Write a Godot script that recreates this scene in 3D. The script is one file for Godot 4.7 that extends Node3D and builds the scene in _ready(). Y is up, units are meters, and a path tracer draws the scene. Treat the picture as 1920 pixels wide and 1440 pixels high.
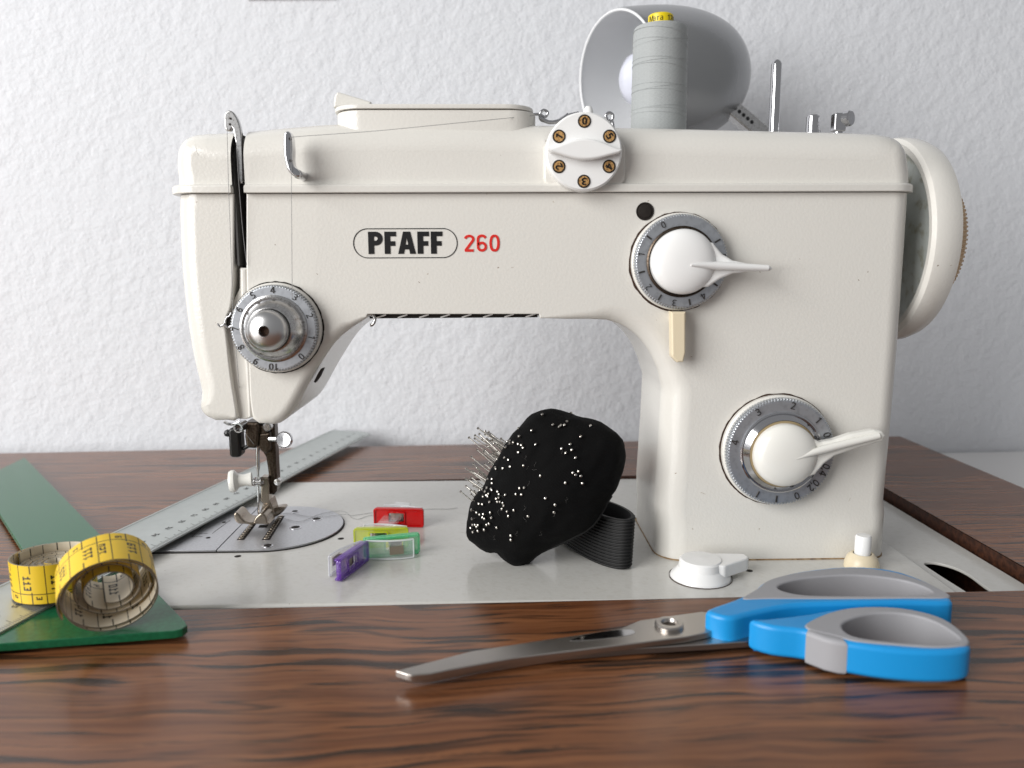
extends Node3D
# A sewing machine in its table with sewing things around it. Units are metres; lists of numbers are millimetres.

class Shape:
	var v := PackedVector3Array()
	var n := PackedVector3Array()
	var t := PackedVector2Array()
	func tri(a: Vector3, b: Vector3, c: Vector3, na: Vector3, nb: Vector3, nc: Vector3, ta := Vector2.ZERO, tb := Vector2.ZERO, tc := Vector2.ZERO) -> void:
		var g := (b - a).cross(c - a)
		if g.length_squared() < 1e-20:
			return
		if g.dot(na + nb + nc) > 0.0:
			v.append_array([a, c, b])
			n.append_array([na, nc, nb])
			t.append_array([ta, tc, tb])
		else:
			v.append_array([a, b, c])
			n.append_array([na, nb, nc])
			t.append_array([ta, tb, tc])
	func quad(a: Vector3, b: Vector3, c: Vector3, d: Vector3, na: Vector3, nb: Vector3, nc: Vector3, nd: Vector3) -> void:
		tri(a, b, c, na, nb, nc)
		tri(a, c, d, na, nc, nd)
	func flat(a: Vector3, b: Vector3, c: Vector3, d: Vector3, toward: Vector3) -> void:
		var g := (b - a).cross(c - a).normalized()
		if g.dot(toward) < 0.0:
			g = -g
		quad(a, b, c, d, g, g, g, g)
	func cut(axis: int, at: float, side: float) -> Shape:
		# what lies on one side of a plane across x or y
		var o := Shape.new()
		for i in v.size() / 3:
			var inside := []
			for k in 3:
				var a := i * 3 + k
				var b := i * 3 + (k + 1) % 3
				var da := (v[a][axis] - at) * side
				var db := (v[b][axis] - at) * side
				if da >= 0:
					inside.append([v[a], n[a]])
				if da * db < 0:
					var w := da / (da - db)
					inside.append([v[a].lerp(v[b], w), n[a].lerp(n[b], w).normalized()])
			for k in range(1, inside.size() - 1):
				o.tri(inside[0][0], inside[k][0], inside[k + 1][0], inside[0][1], inside[k][1], inside[k + 1][1])
		return o
	func mesh() -> ArrayMesh:
		var a := []
		a.resize(Mesh.ARRAY_MAX)
		a[Mesh.ARRAY_VERTEX] = v
		a[Mesh.ARRAY_NORMAL] = n
		a[Mesh.ARRAY_TEX_UV] = t
		var m := ArrayMesh.new()
		m.add_surface_from_arrays(Mesh.PRIMITIVE_TRIANGLES, a)
		return m

const PLAN := Transform3D(Vector3(1, 0, 0), Vector3(0, 0, -1), Vector3(0, 1, 0), Vector3.ZERO)  # (x, -z, y): an outline drawn on the table, extruded upward
var rng := RandomNumberGenerator.new()
var mats := {}
var machine: Node3D
var base_at := Vector3(0.045, 0.0, -0.384)
var bed_frame := Transform3D()

# ---------------------------------------------------------------- helpers
func V(a: Array) -> PackedVector2Array:
	var o := PackedVector2Array()
	for i in a.size() / 2:
		o.append(Vector2(a[2 * i], a[2 * i + 1]) * 0.001)
	return o

func S(a: Array) -> PackedVector2Array:
	return smooth2(V(a), 4, false)

func V3(a: Array) -> PackedVector3Array:
	var o := PackedVector3Array()
	for i in a.size() / 3:
		o.append(Vector3(a[3 * i], a[3 * i + 1], a[3 * i + 2]) * 0.001)
	return o

func smooth2(p: PackedVector2Array, steps := 4, closed := true) -> PackedVector2Array:
	var o := PackedVector2Array()
	var c := p.size()
	for i in (c if closed else c - 1):
		var a := p[(i - 1 + c) % c] if closed or i > 0 else p[i]
		var d := p[(i + 2) % c] if closed or i + 2 < c else p[i + 1]
		for k in steps:
			o.append(p[i].cubic_interpolate(p[(i + 1) % c], a, d, float(k) / steps))
	if not closed:
		o.append(p[c - 1])
	return o

func smooth3(p: PackedVector3Array, steps := 6) -> PackedVector3Array:
	var o := PackedVector3Array()
	for i in p.size() - 1:
		for k in steps:
			o.append(p[i].cubic_interpolate(p[i + 1], p[maxi(i - 1, 0)], p[mini(i + 2, p.size() - 1)], float(k) / steps))
	o.append(p[p.size() - 1])
	return o

func circle(r: float, c := Vector2.ZERO, count := 32) -> PackedVector2Array:
	var o := PackedVector2Array()
	for i in count:
		o.append(c + Vector2.from_angle(TAU * i / count) * r)
	return o

func gear(r: float, teeth: int, deep: float, c := Vector2.ZERO) -> PackedVector2Array:
	var o := PackedVector2Array()
	for i in teeth * 4:
		o.append(c + Vector2.from_angle(TAU * i / (teeth * 4)) * (r - (deep if i % 4 > 1 else 0.0)))
	return o

func round_rect(x0: float, y0: float, x1: float, y1: float, r: float, steps := 6) -> PackedVector2Array:
	var o := PackedVector2Array()
	for q in 4:
		var c := Vector2(x1 - r if q == 0 or q == 3 else x0 + r, y1 - r if q < 2 else y0 + r)
		for k in steps + 1:
			o.append(c + Vector2.from_angle(PI / 2 * (q + float(k) / steps)) * r)
	return o

func area2(p: PackedVector2Array) -> float:
	var s := 0.0
	for i in p.size():
		s += p[i].cross(p[(i + 1) % p.size()])
	return s / 2

func edge_normals(p: PackedVector2Array) -> Array:
	# for a counter-clockwise loop: the miter at each corner, then the normals at the start and the end of each edge
	var c := p.size()
	var e := PackedVector2Array()
	for i in c:
		var d := (p[(i + 1) % c] - p[i]).normalized()
		e.append(Vector2(d.y, -d.x))
	var miter := PackedVector2Array()
	var first := PackedVector2Array()
	var last := PackedVector2Array()
	first.resize(c)
	last.resize(c)
	for i in c:
		var a := e[(i - 1 + c) % c]
		var b := e[i]
		var m := (a + b).normalized()
		miter.append(m / maxf(m.dot(b), 0.35))
		var soft := a.dot(b) > 0.72
		first[i] = m if soft else b
		last[(i - 1 + c) % c] = m if soft else a
	return [miter, first, last]

func at_list(r, i: int, turned: bool, count: int) -> float:
	if r is float or r is int:
		return r
	return r[count - 1 - i] if turned else r[i]

func walls(s: Shape, p: PackedVector2Array, turned: bool, front: float, back: float, rf, rb, xf: Transform3D, steps: int, inward := 1.0) -> Array:
	var c := p.size()
	var en := edge_normals(p)
	var miter: PackedVector2Array = en[0]
	var first: PackedVector2Array = en[1]
	var last: PackedVector2Array = en[2]
	var loops := []
	var tilt := []
	for k in steps * 2 + 2:
		var at_front := k <= steps
		var f := (1.0 - float(k) / steps) * PI / 2 if at_front else float(k - steps - 1) / steps * PI / 2
		var loop := PackedVector3Array()
		for i in c:
			var r := at_list(rf if at_front else rb, i, turned, c)
			var q := p[i] - miter[i] * r * (1.0 - cos(f)) * inward
			loop.append(Vector3(q.x, q.y, (front - r * (1.0 - sin(f))) if at_front else (back + r * (1.0 - sin(f)))))
		loops.append(loop)
		tilt.append([cos(f), sin(f) if at_front else -sin(f)])
	for k in loops.size() - 1:
		for i in c:
			var j := (i + 1) % c
			var a0 := Vector3(first[i].x * tilt[k][0], first[i].y * tilt[k][0], tilt[k][1])
			var b0 := Vector3(last[i].x * tilt[k][0], last[i].y * tilt[k][0], tilt[k][1])
			var a1 := Vector3(first[i].x * tilt[k + 1][0], first[i].y * tilt[k + 1][0], tilt[k + 1][1])
			var b1 := Vector3(last[i].x * tilt[k + 1][0], last[i].y * tilt[k + 1][0], tilt[k + 1][1])
			if inward < 0:
				a0 = Vector3(-a0.x, -a0.y, a0.z); b0 = Vector3(-b0.x, -b0.y, b0.z); a1 = Vector3(-a1.x, -a1.y, a1.z); b1 = Vector3(-b1.x, -b1.y, b1.z)
			s.quad(xf * loops[k][i], xf * loops[k][j], xf * loops[k + 1][j], xf * loops[k + 1][i], xf.basis * a0, xf.basis * b0, xf.basis * b1, xf.basis * a1)
	return [loops[0], loops[loops.size() - 1]]

func cap(s: Shape, loop: PackedVector3Array, toward: Vector3, xf: Transform3D) -> void:
	var p := PackedVector2Array()
	var z := loop[0].z
	for q in loop:
		var f := Vector2(q.x, q.y) * 10000.0
		if p.is_empty() or (p[p.size() - 1].distance_to(f) > 0.015 and p[0].distance_to(f) > 0.015):
			p.append(f)
	var w := xf.basis * toward
	var tries := [p]
	if Geometry2D.triangulate_polygon(p).is_empty():
		tries = []
		for q in Geometry2D.offset_polygon(p, -0.05):  # mends loops that cross themselves
			if not Geometry2D.is_polygon_clockwise(q):
				tries.append(q)
	for q in tries:
		var ids := Geometry2D.triangulate_polygon(q)
		if ids.is_empty():
			print("no cap for a loop of ", q.size(), " at ", q[0])
		for i in ids.size() / 3:
			var t := []
			for k in 3:
				t.append(xf * Vector3(q[ids[3 * i + k]].x * 0.0001, q[ids[3 * i + k]].y * 0.0001, z))
			s.tri(t[0], t[1], t[2], w, w, w)

func extrude(s: Shape, outline: PackedVector2Array, front: float, back: float, rf = 0.0, rb = 0.0, xf := Transform3D(), steps := 4) -> Shape:
	var p := outline
	var turned := area2(p) < 0
	if turned:
		p = p.duplicate()
		p.reverse()
	var ends := walls(s, p, turned, front, back, rf, rb, xf, steps)
	cap(s, ends[0], Vector3(0, 0, 1), xf)
	cap(s, ends[1], Vector3(0, 0, -1), xf)
	return s

func extrude_hole(s: Shape, outline: PackedVector2Array, hole: PackedVector2Array, front: float, back: float, r := 0.0, xf := Transform3D(), steps := 3) -> Shape:
	var p := outline.duplicate()
	var h := hole.duplicate()
	if area2(p) < 0:
		p.reverse()
	if area2(h) < 0:
		h.reverse()
	var a := walls(s, p, false, front, back, r, r, xf, steps)
	var b := walls(s, h, false, front, back, r, r, xf, steps, -1.0)
	for side in 2:
		var lo: PackedVector3Array = a[side]
		var li: PackedVector3Array = b[side]
		var bi := 0
		var bj := 0
		var best := INF
		for i in lo.size():
			for j in li.size():
				var d := lo[i].distance_squared_to(li[j])
				if d < best:
					best = d; bi = i; bj = j
		var key := PackedVector3Array()
		for i in lo.size():
			key.append(lo[(bi + i) % lo.size()])
		var along := (lo[(bi - 1 + lo.size()) % lo.size()] - lo[bi]).normalized() * 2e-6
		key.append(lo[bi] + along)
		key.append(li[bj] + along)
		for i in range(1, li.size()):
			key.append(li[(bj - i + li.size()) % li.size()])
		key.append(li[bj])
		cap(s, key, Vector3(0, 0, 1 if side == 0 else -1), xf)
	return s

func lathe(s: Shape, prof: PackedVector2Array, xf := Transform3D(), segs := 40, part := 1.0) -> Shape:
	# (radius, height) from the bottom up; turns about the local y axis
	var c := prof.size()
	var e := PackedVector2Array()
	for i in c - 1:
		var d := (prof[i + 1] - prof[i]).normalized()
		e.append(Vector2(d.y, -d.x))
	for i in c - 1:
		var na := (e[i] + e[i - 1]).normalized() if i > 0 and e[i].dot(e[i - 1]) > 0.8 else e[i]
		var nb := (e[i] + e[i + 1]).normalized() if i < c - 2 and e[i].dot(e[i + 1]) > 0.8 else e[i]
		for k in segs:
			var u := Vector2.from_angle(TAU * part * k / segs)
			var w := Vector2.from_angle(TAU * part * (k + 1) / segs)
			s.quad(xf * Vector3(u.x * prof[i].x, prof[i].y, u.y * prof[i].x), xf * Vector3(w.x * prof[i].x, prof[i].y, w.y * prof[i].x),
				xf * Vector3(w.x * prof[i + 1].x, prof[i + 1].y, w.y * prof[i + 1].x), xf * Vector3(u.x * prof[i + 1].x, prof[i + 1].y, u.y * prof[i + 1].x),
				xf.basis * Vector3(u.x * na.x, na.y, u.y * na.x), xf.basis * Vector3(w.x * na.x, na.y, w.y * na.x), xf.basis * Vector3(w.x * nb.x, nb.y, w.y * nb.x), xf.basis * Vector3(u.x * nb.x, nb.y, u.y * nb.x))
	return s

func tube(s: Shape, p: PackedVector3Array, r, segs := 8) -> Shape:
	var side := Vector3.ZERO
	var rings := []
	var dirs := []
	var c := p.size()
	for i in c:
		var d := (p[mini(i + 1, c - 1)] - p[maxi(i - 1, 0)]).normalized()
		if i == 0:
			side = d.cross(Vector3.UP if absf(d.y) < 0.9 else Vector3.RIGHT).normalized()
		else:
			side = (side - d * side.dot(d)).normalized()
		var up := d.cross(side)
		var ring := PackedVector3Array()
		var rr: float = r if r is float else r[i]
		for k in segs:
			var a := TAU * k / segs
			ring.append((side * cos(a) + up * sin(a)) * rr)
		rings.append(ring)
		dirs.append(d)
	for i in c - 1:
		for k in segs:
			var m := (k + 1) % segs
			s.quad(p[i] + rings[i][k], p[i] + rings[i][m], p[i + 1] + rings[i + 1][m], p[i + 1] + rings[i + 1][k], rings[i][k].normalized(), rings[i][m].normalized(), rings[i + 1][m].normalized(), rings[i + 1][k].normalized())
	for i in [0, c - 1]:
		var w: Vector3 = -dirs[0] if i == 0 else dirs[c - 1]
		for k in range(1, segs - 1):
			s.tri(p[i] + rings[i][0], p[i] + rings[i][k], p[i] + rings[i][k + 1], w, w, w)
	return s

func ribbon(p: PackedVector3Array, across: PackedVector3Array, wide: float, thick: float, u_per_m: float) -> Array:
	# a band along p: [outer face and rims, inner face]; u runs along it, v across it
	var outer := Shape.new()
	var inner := Shape.new()
	var c := p.size()
	var run := 0.0
	for i in c - 1:
		var d0 := (p[mini(i + 1, c - 1)] - p[maxi(i - 1, 0)]).normalized()
		var d1 := (p[mini(i + 2, c - 1)] - p[i]).normalized()
		var n0 := d0.cross(across[i]).normalized()
		var n1 := d1.cross(across[i + 1]).normalized()
		var a0 := p[i] + across[i] * wide / 2
		var b0 := p[i] - across[i] * wide / 2
		var a1 := p[i + 1] + across[i + 1] * wide / 2
		var b1 := p[i + 1] - across[i + 1] * wide / 2
		var step := p[i].distance_to(p[i + 1])
		var u0 := run * u_per_m
		var u1 := (run + step) * u_per_m
		run += step
		var h := thick / 2
		outer.tri(a0 + n0 * h, b0 + n0 * h, b1 + n1 * h, n0, n0, n1, Vector2(u0, 0), Vector2(u0, 1), Vector2(u1, 1))
		outer.tri(a0 + n0 * h, b1 + n1 * h, a1 + n1 * h, n0, n1, n1, Vector2(u0, 0), Vector2(u1, 1), Vector2(u1, 0))
		inner.tri(a0 - n0 * h, b0 - n0 * h, b1 - n1 * h, -n0, -n0, -n1, Vector2(u0, 0), Vector2(u0, 1), Vector2(u1, 1))
		inner.tri(a0 - n0 * h, b1 - n1 * h, a1 - n1 * h, -n0, -n1, -n1, Vector2(u0, 0), Vector2(u1, 1), Vector2(u1, 0))
		for rim in [[a0, a1, across[i]], [b0, b1, -across[i]]]:
			var w: Vector3 = rim[2]
			var e := Vector2(0.5, 0.02)
			inner.tri(rim[0] + n0 * h, rim[0] - n0 * h, rim[1] - n1 * h, w, w, w, e, e, e)
			inner.tri(rim[0] + n0 * h, rim[1] - n1 * h, rim[1] + n1 * h, w, w, w, e, e, e)
	return [outer, inner]

func box(s: Shape, lo: Vector3, hi: Vector3, r := 0.0, xf := Transform3D()) -> Shape:
	var k := minf(r, minf(hi.x - lo.x, hi.y - lo.y) * 0.4)
	return extrude(s, round_rect(lo.x, lo.y, hi.x, hi.y, maxf(k * 1.12, 1e-5), 3 if r > 0 else 1), hi.z, lo.z, k, k, xf, 3 if r > 0 else 1)

func blend(list: Array, every := 0.003) -> Array:
	# [[points, front radius, back radius], ...] -> outline with evenly spaced points and softly changing radii
	var p := PackedVector2Array()
	var f := []
	var b := []
	for part in list:
		for q in part[0]:
			p.append(q)
			f.append(part[1] * 0.001)
			b.append(part[2] * 0.001)
	var o := PackedVector2Array()
	var of := []
	var ob := []
	for i in p.size():
		var j := (i + 1) % p.size()
		var k := maxi(1, int(p[i].distance_to(p[j]) / every))
		for m in k:
			var w := float(m) / k
			o.append(p[i].lerp(p[j], w))
			of.append(lerpf(f[i], f[j], w))
			ob.append(lerpf(b[i], b[j], w))
	for pass_ in 2:
		var nf := of.duplicate()
		var nb := ob.duplicate()
		for i in o.size():
			var a := (i - 1 + o.size()) % o.size()
			var z := (i + 1) % o.size()
			nf[i] = (of[a] + of[i] + of[z]) / 3
			nb[i] = (ob[a] + ob[i] + ob[z]) / 3
		of = nf
		ob = nb
	return [o, of, ob]

func noise(freq: float, octaves := 3, kind := FastNoiseLite.TYPE_SIMPLEX_SMOOTH, sd := 1) -> FastNoiseLite:
	var f := FastNoiseLite.new()
	f.noise_type = kind
	f.frequency = freq
	f.fractal_octaves = octaves
	f.seed = sd
	return f

func noise_tex(freq: float, octaves := 3, size := 512, sd := 1, ramp: Gradient = null, kind := FastNoiseLite.TYPE_SIMPLEX_SMOOTH) -> NoiseTexture2D:
	var x := NoiseTexture2D.new()
	x.width = size
	x.height = size
	x.seamless = true
	x.noise = noise(freq, octaves, kind, sd)
	if ramp:
		x.color_ramp = ramp
	return x

func ramp(stops: Array) -> Gradient:
	var g := Gradient.new()
	g.offsets = PackedFloat32Array()
	var o := PackedFloat32Array()
	var c := PackedColorArray()
	for s in stops:
		o.append(s[0])
		c.append(s[1])
	g.offsets = o
	g.colors = c
	return g

func mat(called: String, c: Color, rough := 0.5, metal := 0.0) -> StandardMaterial3D:
	var m := StandardMaterial3D.new()
	m.resource_name = called
	m.albedo_color = c
	m.roughness = rough
	m.metallic = metal
	mats[called] = m
	return m

func tri_map(m: StandardMaterial3D, size: float, world := false) -> void:
	m.uv1_triplanar = true
	m.uv1_world_triplanar = world
	m.uv1_scale = Vector3.ONE / size
	m.uv1_triplanar_sharpness = 4.0

func relief(m: StandardMaterial3D, x: Texture2D, cm: float) -> void:
	m.heightmap_enabled = true
	m.heightmap_texture = x
	m.heightmap_scale = cm

func add(called: String, what, m: Material, parent: Node3D, at := Transform3D()) -> MeshInstance3D:
	var o := MeshInstance3D.new()
	o.name = called
	o.mesh = what.mesh() if what is Shape else what
	o.material_override = m
	o.cast_shadow = GeometryInstance3D.SHADOW_CASTING_SETTING_ON
	parent.add_child(o, true)
	o.transform = at
	return o

func part(called: String, what, m: Material, parent: Node3D = null) -> MeshInstance3D:
	# a part of the sewing machine, drawn in the machine's own axes
	var under_machine := parent == null
	return add(called, what, m, machine if under_machine else parent, Transform3D(Basis(), -base_at) if under_machine else Transform3D())

var taken := {}
func numbered(called: String) -> String:
	taken[called] = taken.get(called, -1) + 1
	return called if taken[called] == 0 else "%s_%03d" % [called, taken[called]]

func thing(called: String, label: String, category: String, at := Transform3D(), group := "") -> Node3D:
	var o := Node3D.new()
	o.name = numbered(called)
	add_child(o)
	o.transform = at
	tag(o, label, category, group)
	return o

func tag(o: Node3D, label: String, category: String, group := "", kind := "") -> Node3D:
	o.set_meta("label", label)
	o.set_meta("category", category)
	if group:
		o.set_meta("group", group)
	if kind:
		o.set_meta("kind", kind)
	return o

func facing(c: Vector3) -> Transform3D:  # a lathe's axis toward the viewer
	return Transform3D(Vector3(1, 0, 0), Vector3(0, 0, 1), Vector3(0, -1, 0), c)

func sideways(c: Vector3) -> Transform3D:  # a lathe's axis along +x
	return Transform3D(Vector3(0, -1, 0), Vector3(1, 0, 0), Vector3(0, 0, 1), c)

func aimed(c: Vector3, axis: Vector3) -> Transform3D:  # a lathe's axis along any direction
	var y := axis.normalized()
	var x := y.cross(Vector3.FORWARD if absf(y.z) < 0.9 else Vector3.RIGHT).normalized()
	return Transform3D(x, y, x.cross(y), c)

var font_plain := SystemFont.new()
var font_heavy := SystemFont.new()
func lettering(called: String, words: String, high: float, deep: float, m: Material, parent: Node3D, at: Transform3D, heavy := false) -> MeshInstance3D:
	var t := TextMesh.new()
	t.font = font_heavy if heavy else font_plain
	t.text = words
	t.font_size = 32
	t.pixel_size = high / 23.0
	t.depth = deep
	t.curve_step = 1.0
	return add(called, t, m, parent, at)

func stroke(s: Shape, a: Array, half: float, front: float, back: float, round_joins := false) -> void:
	# a pen line through points in millimetres
	var p := PackedVector2Array()
	for i in a.size() / 2:
		p.append(Vector2(a[2 * i], a[2 * i + 1]))
	for poly in Geometry2D.offset_polyline(p, half, Geometry2D.JOIN_ROUND if round_joins else Geometry2D.JOIN_MITER, Geometry2D.END_BUTT):
		var o := PackedVector2Array()
		for q in poly:
			o.append(q * 0.001)
		extrude(s, o, front, back, 0.0, 0.0, Transform3D(), 1)

# ---------------------------------------------------------------- materials
func make_materials() -> void:
	font_plain.font_names = PackedStringArray(["Droid Sans"])
	font_heavy.font_names = PackedStringArray(["Droid Sans"])
	font_heavy.font_weight = 700

	var peel := noise_tex(0.035, 2, 512, 3)
	var enamel := mat("enamel", Color(0.868, 0.858, 0.832), 0.23)
	tri_map(enamel, 0.032)
	relief(enamel, peel, 0.0042)
	specks(enamel, 61, 26)
	var bed := mat("bed_enamel", Color(0.81, 0.805, 0.785), 0.16)
	tri_map(bed, 0.05)
	relief(bed, peel, 0.003)
	specks(bed, 62, 34)
	bed.albedo_texture = noise_tex(0.02, 4, 512, 8, ramp([[0.0, Color(0.97, 0.965, 0.955)], [0.45, Color(1, 1, 1)], [1.0, Color(1, 1, 1)]]))
	mat("cream", Color(0.90, 0.845, 0.73), 0.35)
	mat("ivory", Color(0.94, 0.94, 0.935), 0.14)
	mat("warm_ivory", Color(0.91, 0.905, 0.88), 0.2)
	mat("chrome", Color(0.80, 0.80, 0.81), 0.12, 1.0)
	var worn := mat("worn_chrome", Color(0.84, 0.84, 0.84), 0.26, 1.0)
	tri_map(worn, 0.012)
	worn.albedo_texture = noise_tex(0.03, 4, 256, 5, ramp([[0.0, Color(0.62, 0.60, 0.57)], [0.35, Color(0.95, 0.945, 0.94)], [1.0, Color(1, 1, 1)]]))
	var dial := mat("dial_metal", Color(0.74, 0.755, 0.775), 0.36, 0.8)
	tri_map(dial, 0.03)
	dial.albedo_texture = noise_tex(0.03, 4, 256, 6, ramp([[0.0, Color(0.90, 0.90, 0.90)], [0.5, Color(1, 1, 1)], [1.0, Color(1, 1, 1)]]))
	mat("dial_marks", Color(0.30, 0.29, 0.28), 0.35, 0.7)
	var old := mat("oily_steel", Color(0.36, 0.33, 0.30), 0.34, 0.95)
	tri_map(old, 0.012)
	old.albedo_texture = noise_tex(0.04, 4, 256, 7, ramp([[0.0, Color(0.55, 0.48, 0.40)], [0.5, Color(0.9, 0.87, 0.84)], [1.0, Color(1, 1, 1)]]))
	mat("foot_steel", Color(0.62, 0.58, 0.53), 0.24, 1.0)
	var plate := mat("plate_steel", Color(0.80, 0.805, 0.82), 0.36, 0.8)
	tri_map(plate, 0.02)
	plate.albedo_texture = noise_tex(0.05, 3, 256, 9, ramp([[0.0, Color(0.9, 0.9, 0.9)], [1.0, Color(1, 1, 1)]]))
	mat("slot_shade_grey", Color(0.28, 0.275, 0.27), 0.6, 0.4)  # dark grey standing for the shade inside the lever slot
	mat("nose_chrome", Color(0.80, 0.80, 0.80), 0.3, 0.95)
	mat("tan_dirt", Color(0.60, 0.53, 0.40), 0.7)
	mat("base_dirt", Color(0.62, 0.52, 0.38), 0.8)
	mats.base_dirt.albedo_texture = noise_tex(0.03, 4, 256, 13, ramp([[0.0, Color(0.4, 0.3, 0.2)], [0.45, Color(0.9, 0.85, 0.75)], [0.7, Color(1.3, 1.45, 1.7)], [1.0, Color(1.3, 1.45, 1.7)]]))
	tri_map(mats.base_dirt, 0.03)
	mat("black_plastic", Color(0.03, 0.03, 0.033), 0.3)
	mat("shade_and_grime", Color(0.10, 0.07, 0.045), 0.8)  # shade of holes and gaps painted as colour; also real grime and engraving
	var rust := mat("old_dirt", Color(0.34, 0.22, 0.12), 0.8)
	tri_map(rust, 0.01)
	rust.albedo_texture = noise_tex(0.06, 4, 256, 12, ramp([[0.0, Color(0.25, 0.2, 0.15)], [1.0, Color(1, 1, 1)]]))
	mat("print_black", Color(0.035, 0.033, 0.036), 0.4)
	mat("print_red", Color(0.84, 0.16, 0.12), 0.4)
	mat("wheel_inside", Color(0.80, 0.82, 0.81), 0.45)
	mats.wheel_inside.albedo_texture = noise_tex(0.02, 4, 512, 14, ramp([[0.0, Color(0.8, 0.77, 0.70)], [0.4, Color(0.96, 0.96, 0.95)], [1.0, Color(1, 1, 1)]]))
	tri_map(mats.wheel_inside, 0.08)
	mat("wheel_knob", Color(0.90, 0.81, 0.69), 0.45)
	mat("window_brown", Color(0.74, 0.58, 0.36), 0.5)
	mats.window_brown.albedo_texture = noise_tex(0.05, 3, 128, 15, ramp([[0.0, Color(0.45, 0.35, 0.25)], [0.5, Color(1, 1, 1)], [1.0, Color(1, 1, 1)]]))
	tri_map(mats.window_brown, 0.006)
	mat("thread_grey", Color(0.56, 0.56, 0.56), 0.7)

	var wall := mat("plaster", Color(0.855, 0.862, 0.878), 0.85)
	tri_map(wall, 0.42, true)
	var rough := noise_tex(0.011, 4, 2048, 21)
	rough.noise.fractal_gain = 0.72
	rough.noise.domain_warp_enabled = true
	rough.noise.domain_warp_amplitude = 12.0
	rough.noise.domain_warp_frequency = 0.02
	relief(wall, rough, 0.095)

	mat("table_wood", Color.WHITE, 0.26)
	mats.table_wood.metallic_specular = 0.5
	mats.table_wood.albedo_texture = ImageTexture.create_from_image(wood_image())
	mats.table_wood.uv1_triplanar = true
	mats.table_wood.uv1_world_triplanar = true
	mats.table_wood.uv1_scale = Vector3(1.0 / 0.9, 1.0 / 0.9, 1.0 / 0.72)
	mats.table_wood.uv1_offset = Vector3(0.5, 0.2, 0.08)
	mat("raw_wood", Color(0.36, 0.21, 0.13), 0.6)
	mats.raw_wood.albedo_texture = noise_tex(0.03, 4, 256, 17, ramp([[0.0, Color(0.45, 0.4, 0.35)], [1.0, Color(1, 1, 1)]]))
	tri_map(mats.raw_wood, 0.03)
	mat("white_board", Color(0.90, 0.895, 0.89), 0.4)

	# small things
	var cloth := mat("black_cloth", Color(0.024, 0.024, 0.029), 0.85)
	cloth.metallic_specular = 0.3
	cloth.rim_enabled = true
	cloth.rim = 0.04
	tri_map(cloth, 0.02)
	relief(cloth, ImageTexture.create_from_image(weave_image()), 0.03)
	cloth.albedo_texture = ImageTexture.create_from_image(weave_image())  # weave ridges lightened in the colour, in place of their sheen
	mat("elastic", Color(0.02, 0.021, 0.025), 0.6)
	mat("pin_steel", Color(0.78, 0.765, 0.74), 0.18, 1.0)
	mat("blue_plastic", Color(0.10, 0.58, 0.85), 0.36)
	mat("grey_rubber", Color(0.62, 0.62, 0.635), 0.55)
	for m in [mats.blue_plastic, mats.grey_rubber]:
		tri_map(m, 0.02)
		relief(m, noise_tex(0.08, 3, 256, 35), 0.0022)
	mat("blade_steel", Color(0.72, 0.70, 0.68), 0.3, 1.0)
	mat("polished_steel", Color(0.80, 0.79, 0.78), 0.1, 1.0)
	var alu := mat("aluminium", Color(0.78, 0.80, 0.79), 0.4, 0.7)
	tri_map(alu, 0.05)
	alu.albedo_texture = noise_tex(0.02, 3, 256, 31, ramp([[0.0, Color(0.97, 0.97, 0.97)], [1.0, Color(1, 1, 1)]]))
	var green := mat("green_plastic", Color(0.13, 0.42, 0.28), 0.2)
	green.metallic_specular = 0.38
	tri_map(green, 0.08)
	green.albedo_texture = noise_tex(0.06, 4, 512, 33, ramp([[0.0, Color(0.8, 0.8, 0.8)], [1.0, Color(1, 1, 1)]]))
	mat("spool_thread", Color(0.66, 0.675, 0.675), 0.62)
	mats.spool_thread.albedo_texture = noise_tex(0.05, 3, 512, 52, ramp([[0.0, Color(0.82, 0.82, 0.82)], [0.6, Color(1, 1, 1)], [1.0, Color(1, 1, 1)]]))
	tri_map(mats.spool_thread, 0.02)
	mats.spool_thread.uv1_scale = Vector3(22, 420, 22)
	mat("yellow_plug", Color(0.90, 0.80, 0.06), 0.4)
	mat("lamp_grey", Color(0.62, 0.625, 0.63), 0.26, 0.7)
	mat("lamp_inside", Color(0.92, 0.925, 0.93), 0.5)
	mat("ruler_lip_shade", Color(0.60, 0.62, 0.61), 0.5, 0.3)  # darker than the blade: shade of the raised lip put into colour
	mat("lint", Color(0.45, 0.44, 0.43), 0.9)
	mat("ruler_print", Color(0.30, 0.30, 0.30), 0.6)
	mat("bracket_steel", Color(0.52, 0.52, 0.52), 0.25, 1.0)
	mat("milk_glass", Color(0.86, 0.87, 0.92), 0.12)
	mat("tape_yellow", Color.WHITE, 0.4)
	mats.tape_yellow.albedo_texture = ImageTexture.create_from_image(tape_image(Color(0.90, 0.75, 0.17)))
	mat("tape_cream", Color.WHITE, 0.45)
	mats.tape_cream.albedo_texture = ImageTexture.create_from_image(tape_image(Color(0.86, 0.82, 0.74)))
	for c in [["red", Color(0.78, 0.015, 0.03), 0.84], ["yellow", Color(0.80, 0.84, 0.14), 0.5], ["mint", Color(0.36, 0.86, 0.60), 0.42], ["purple", Color(0.46, 0.18, 0.74), 0.5], ["pink", Color(0.86, 0.25, 0.40), 0.5], ["clear", Color(0.92, 0.94, 0.95), 0.16], ["edge", Color(0.95, 0.96, 0.97), 0.5]]:
		var m := mat("clip_" + c[0], Color(c[1].r, c[1].g, c[1].b, c[2]), 0.05)
		m.transparency = BaseMaterial3D.TRANSPARENCY_ALPHA
	mat("spring_metal", Color(0.66, 0.62, 0.56), 0.2, 1.0)
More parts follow.
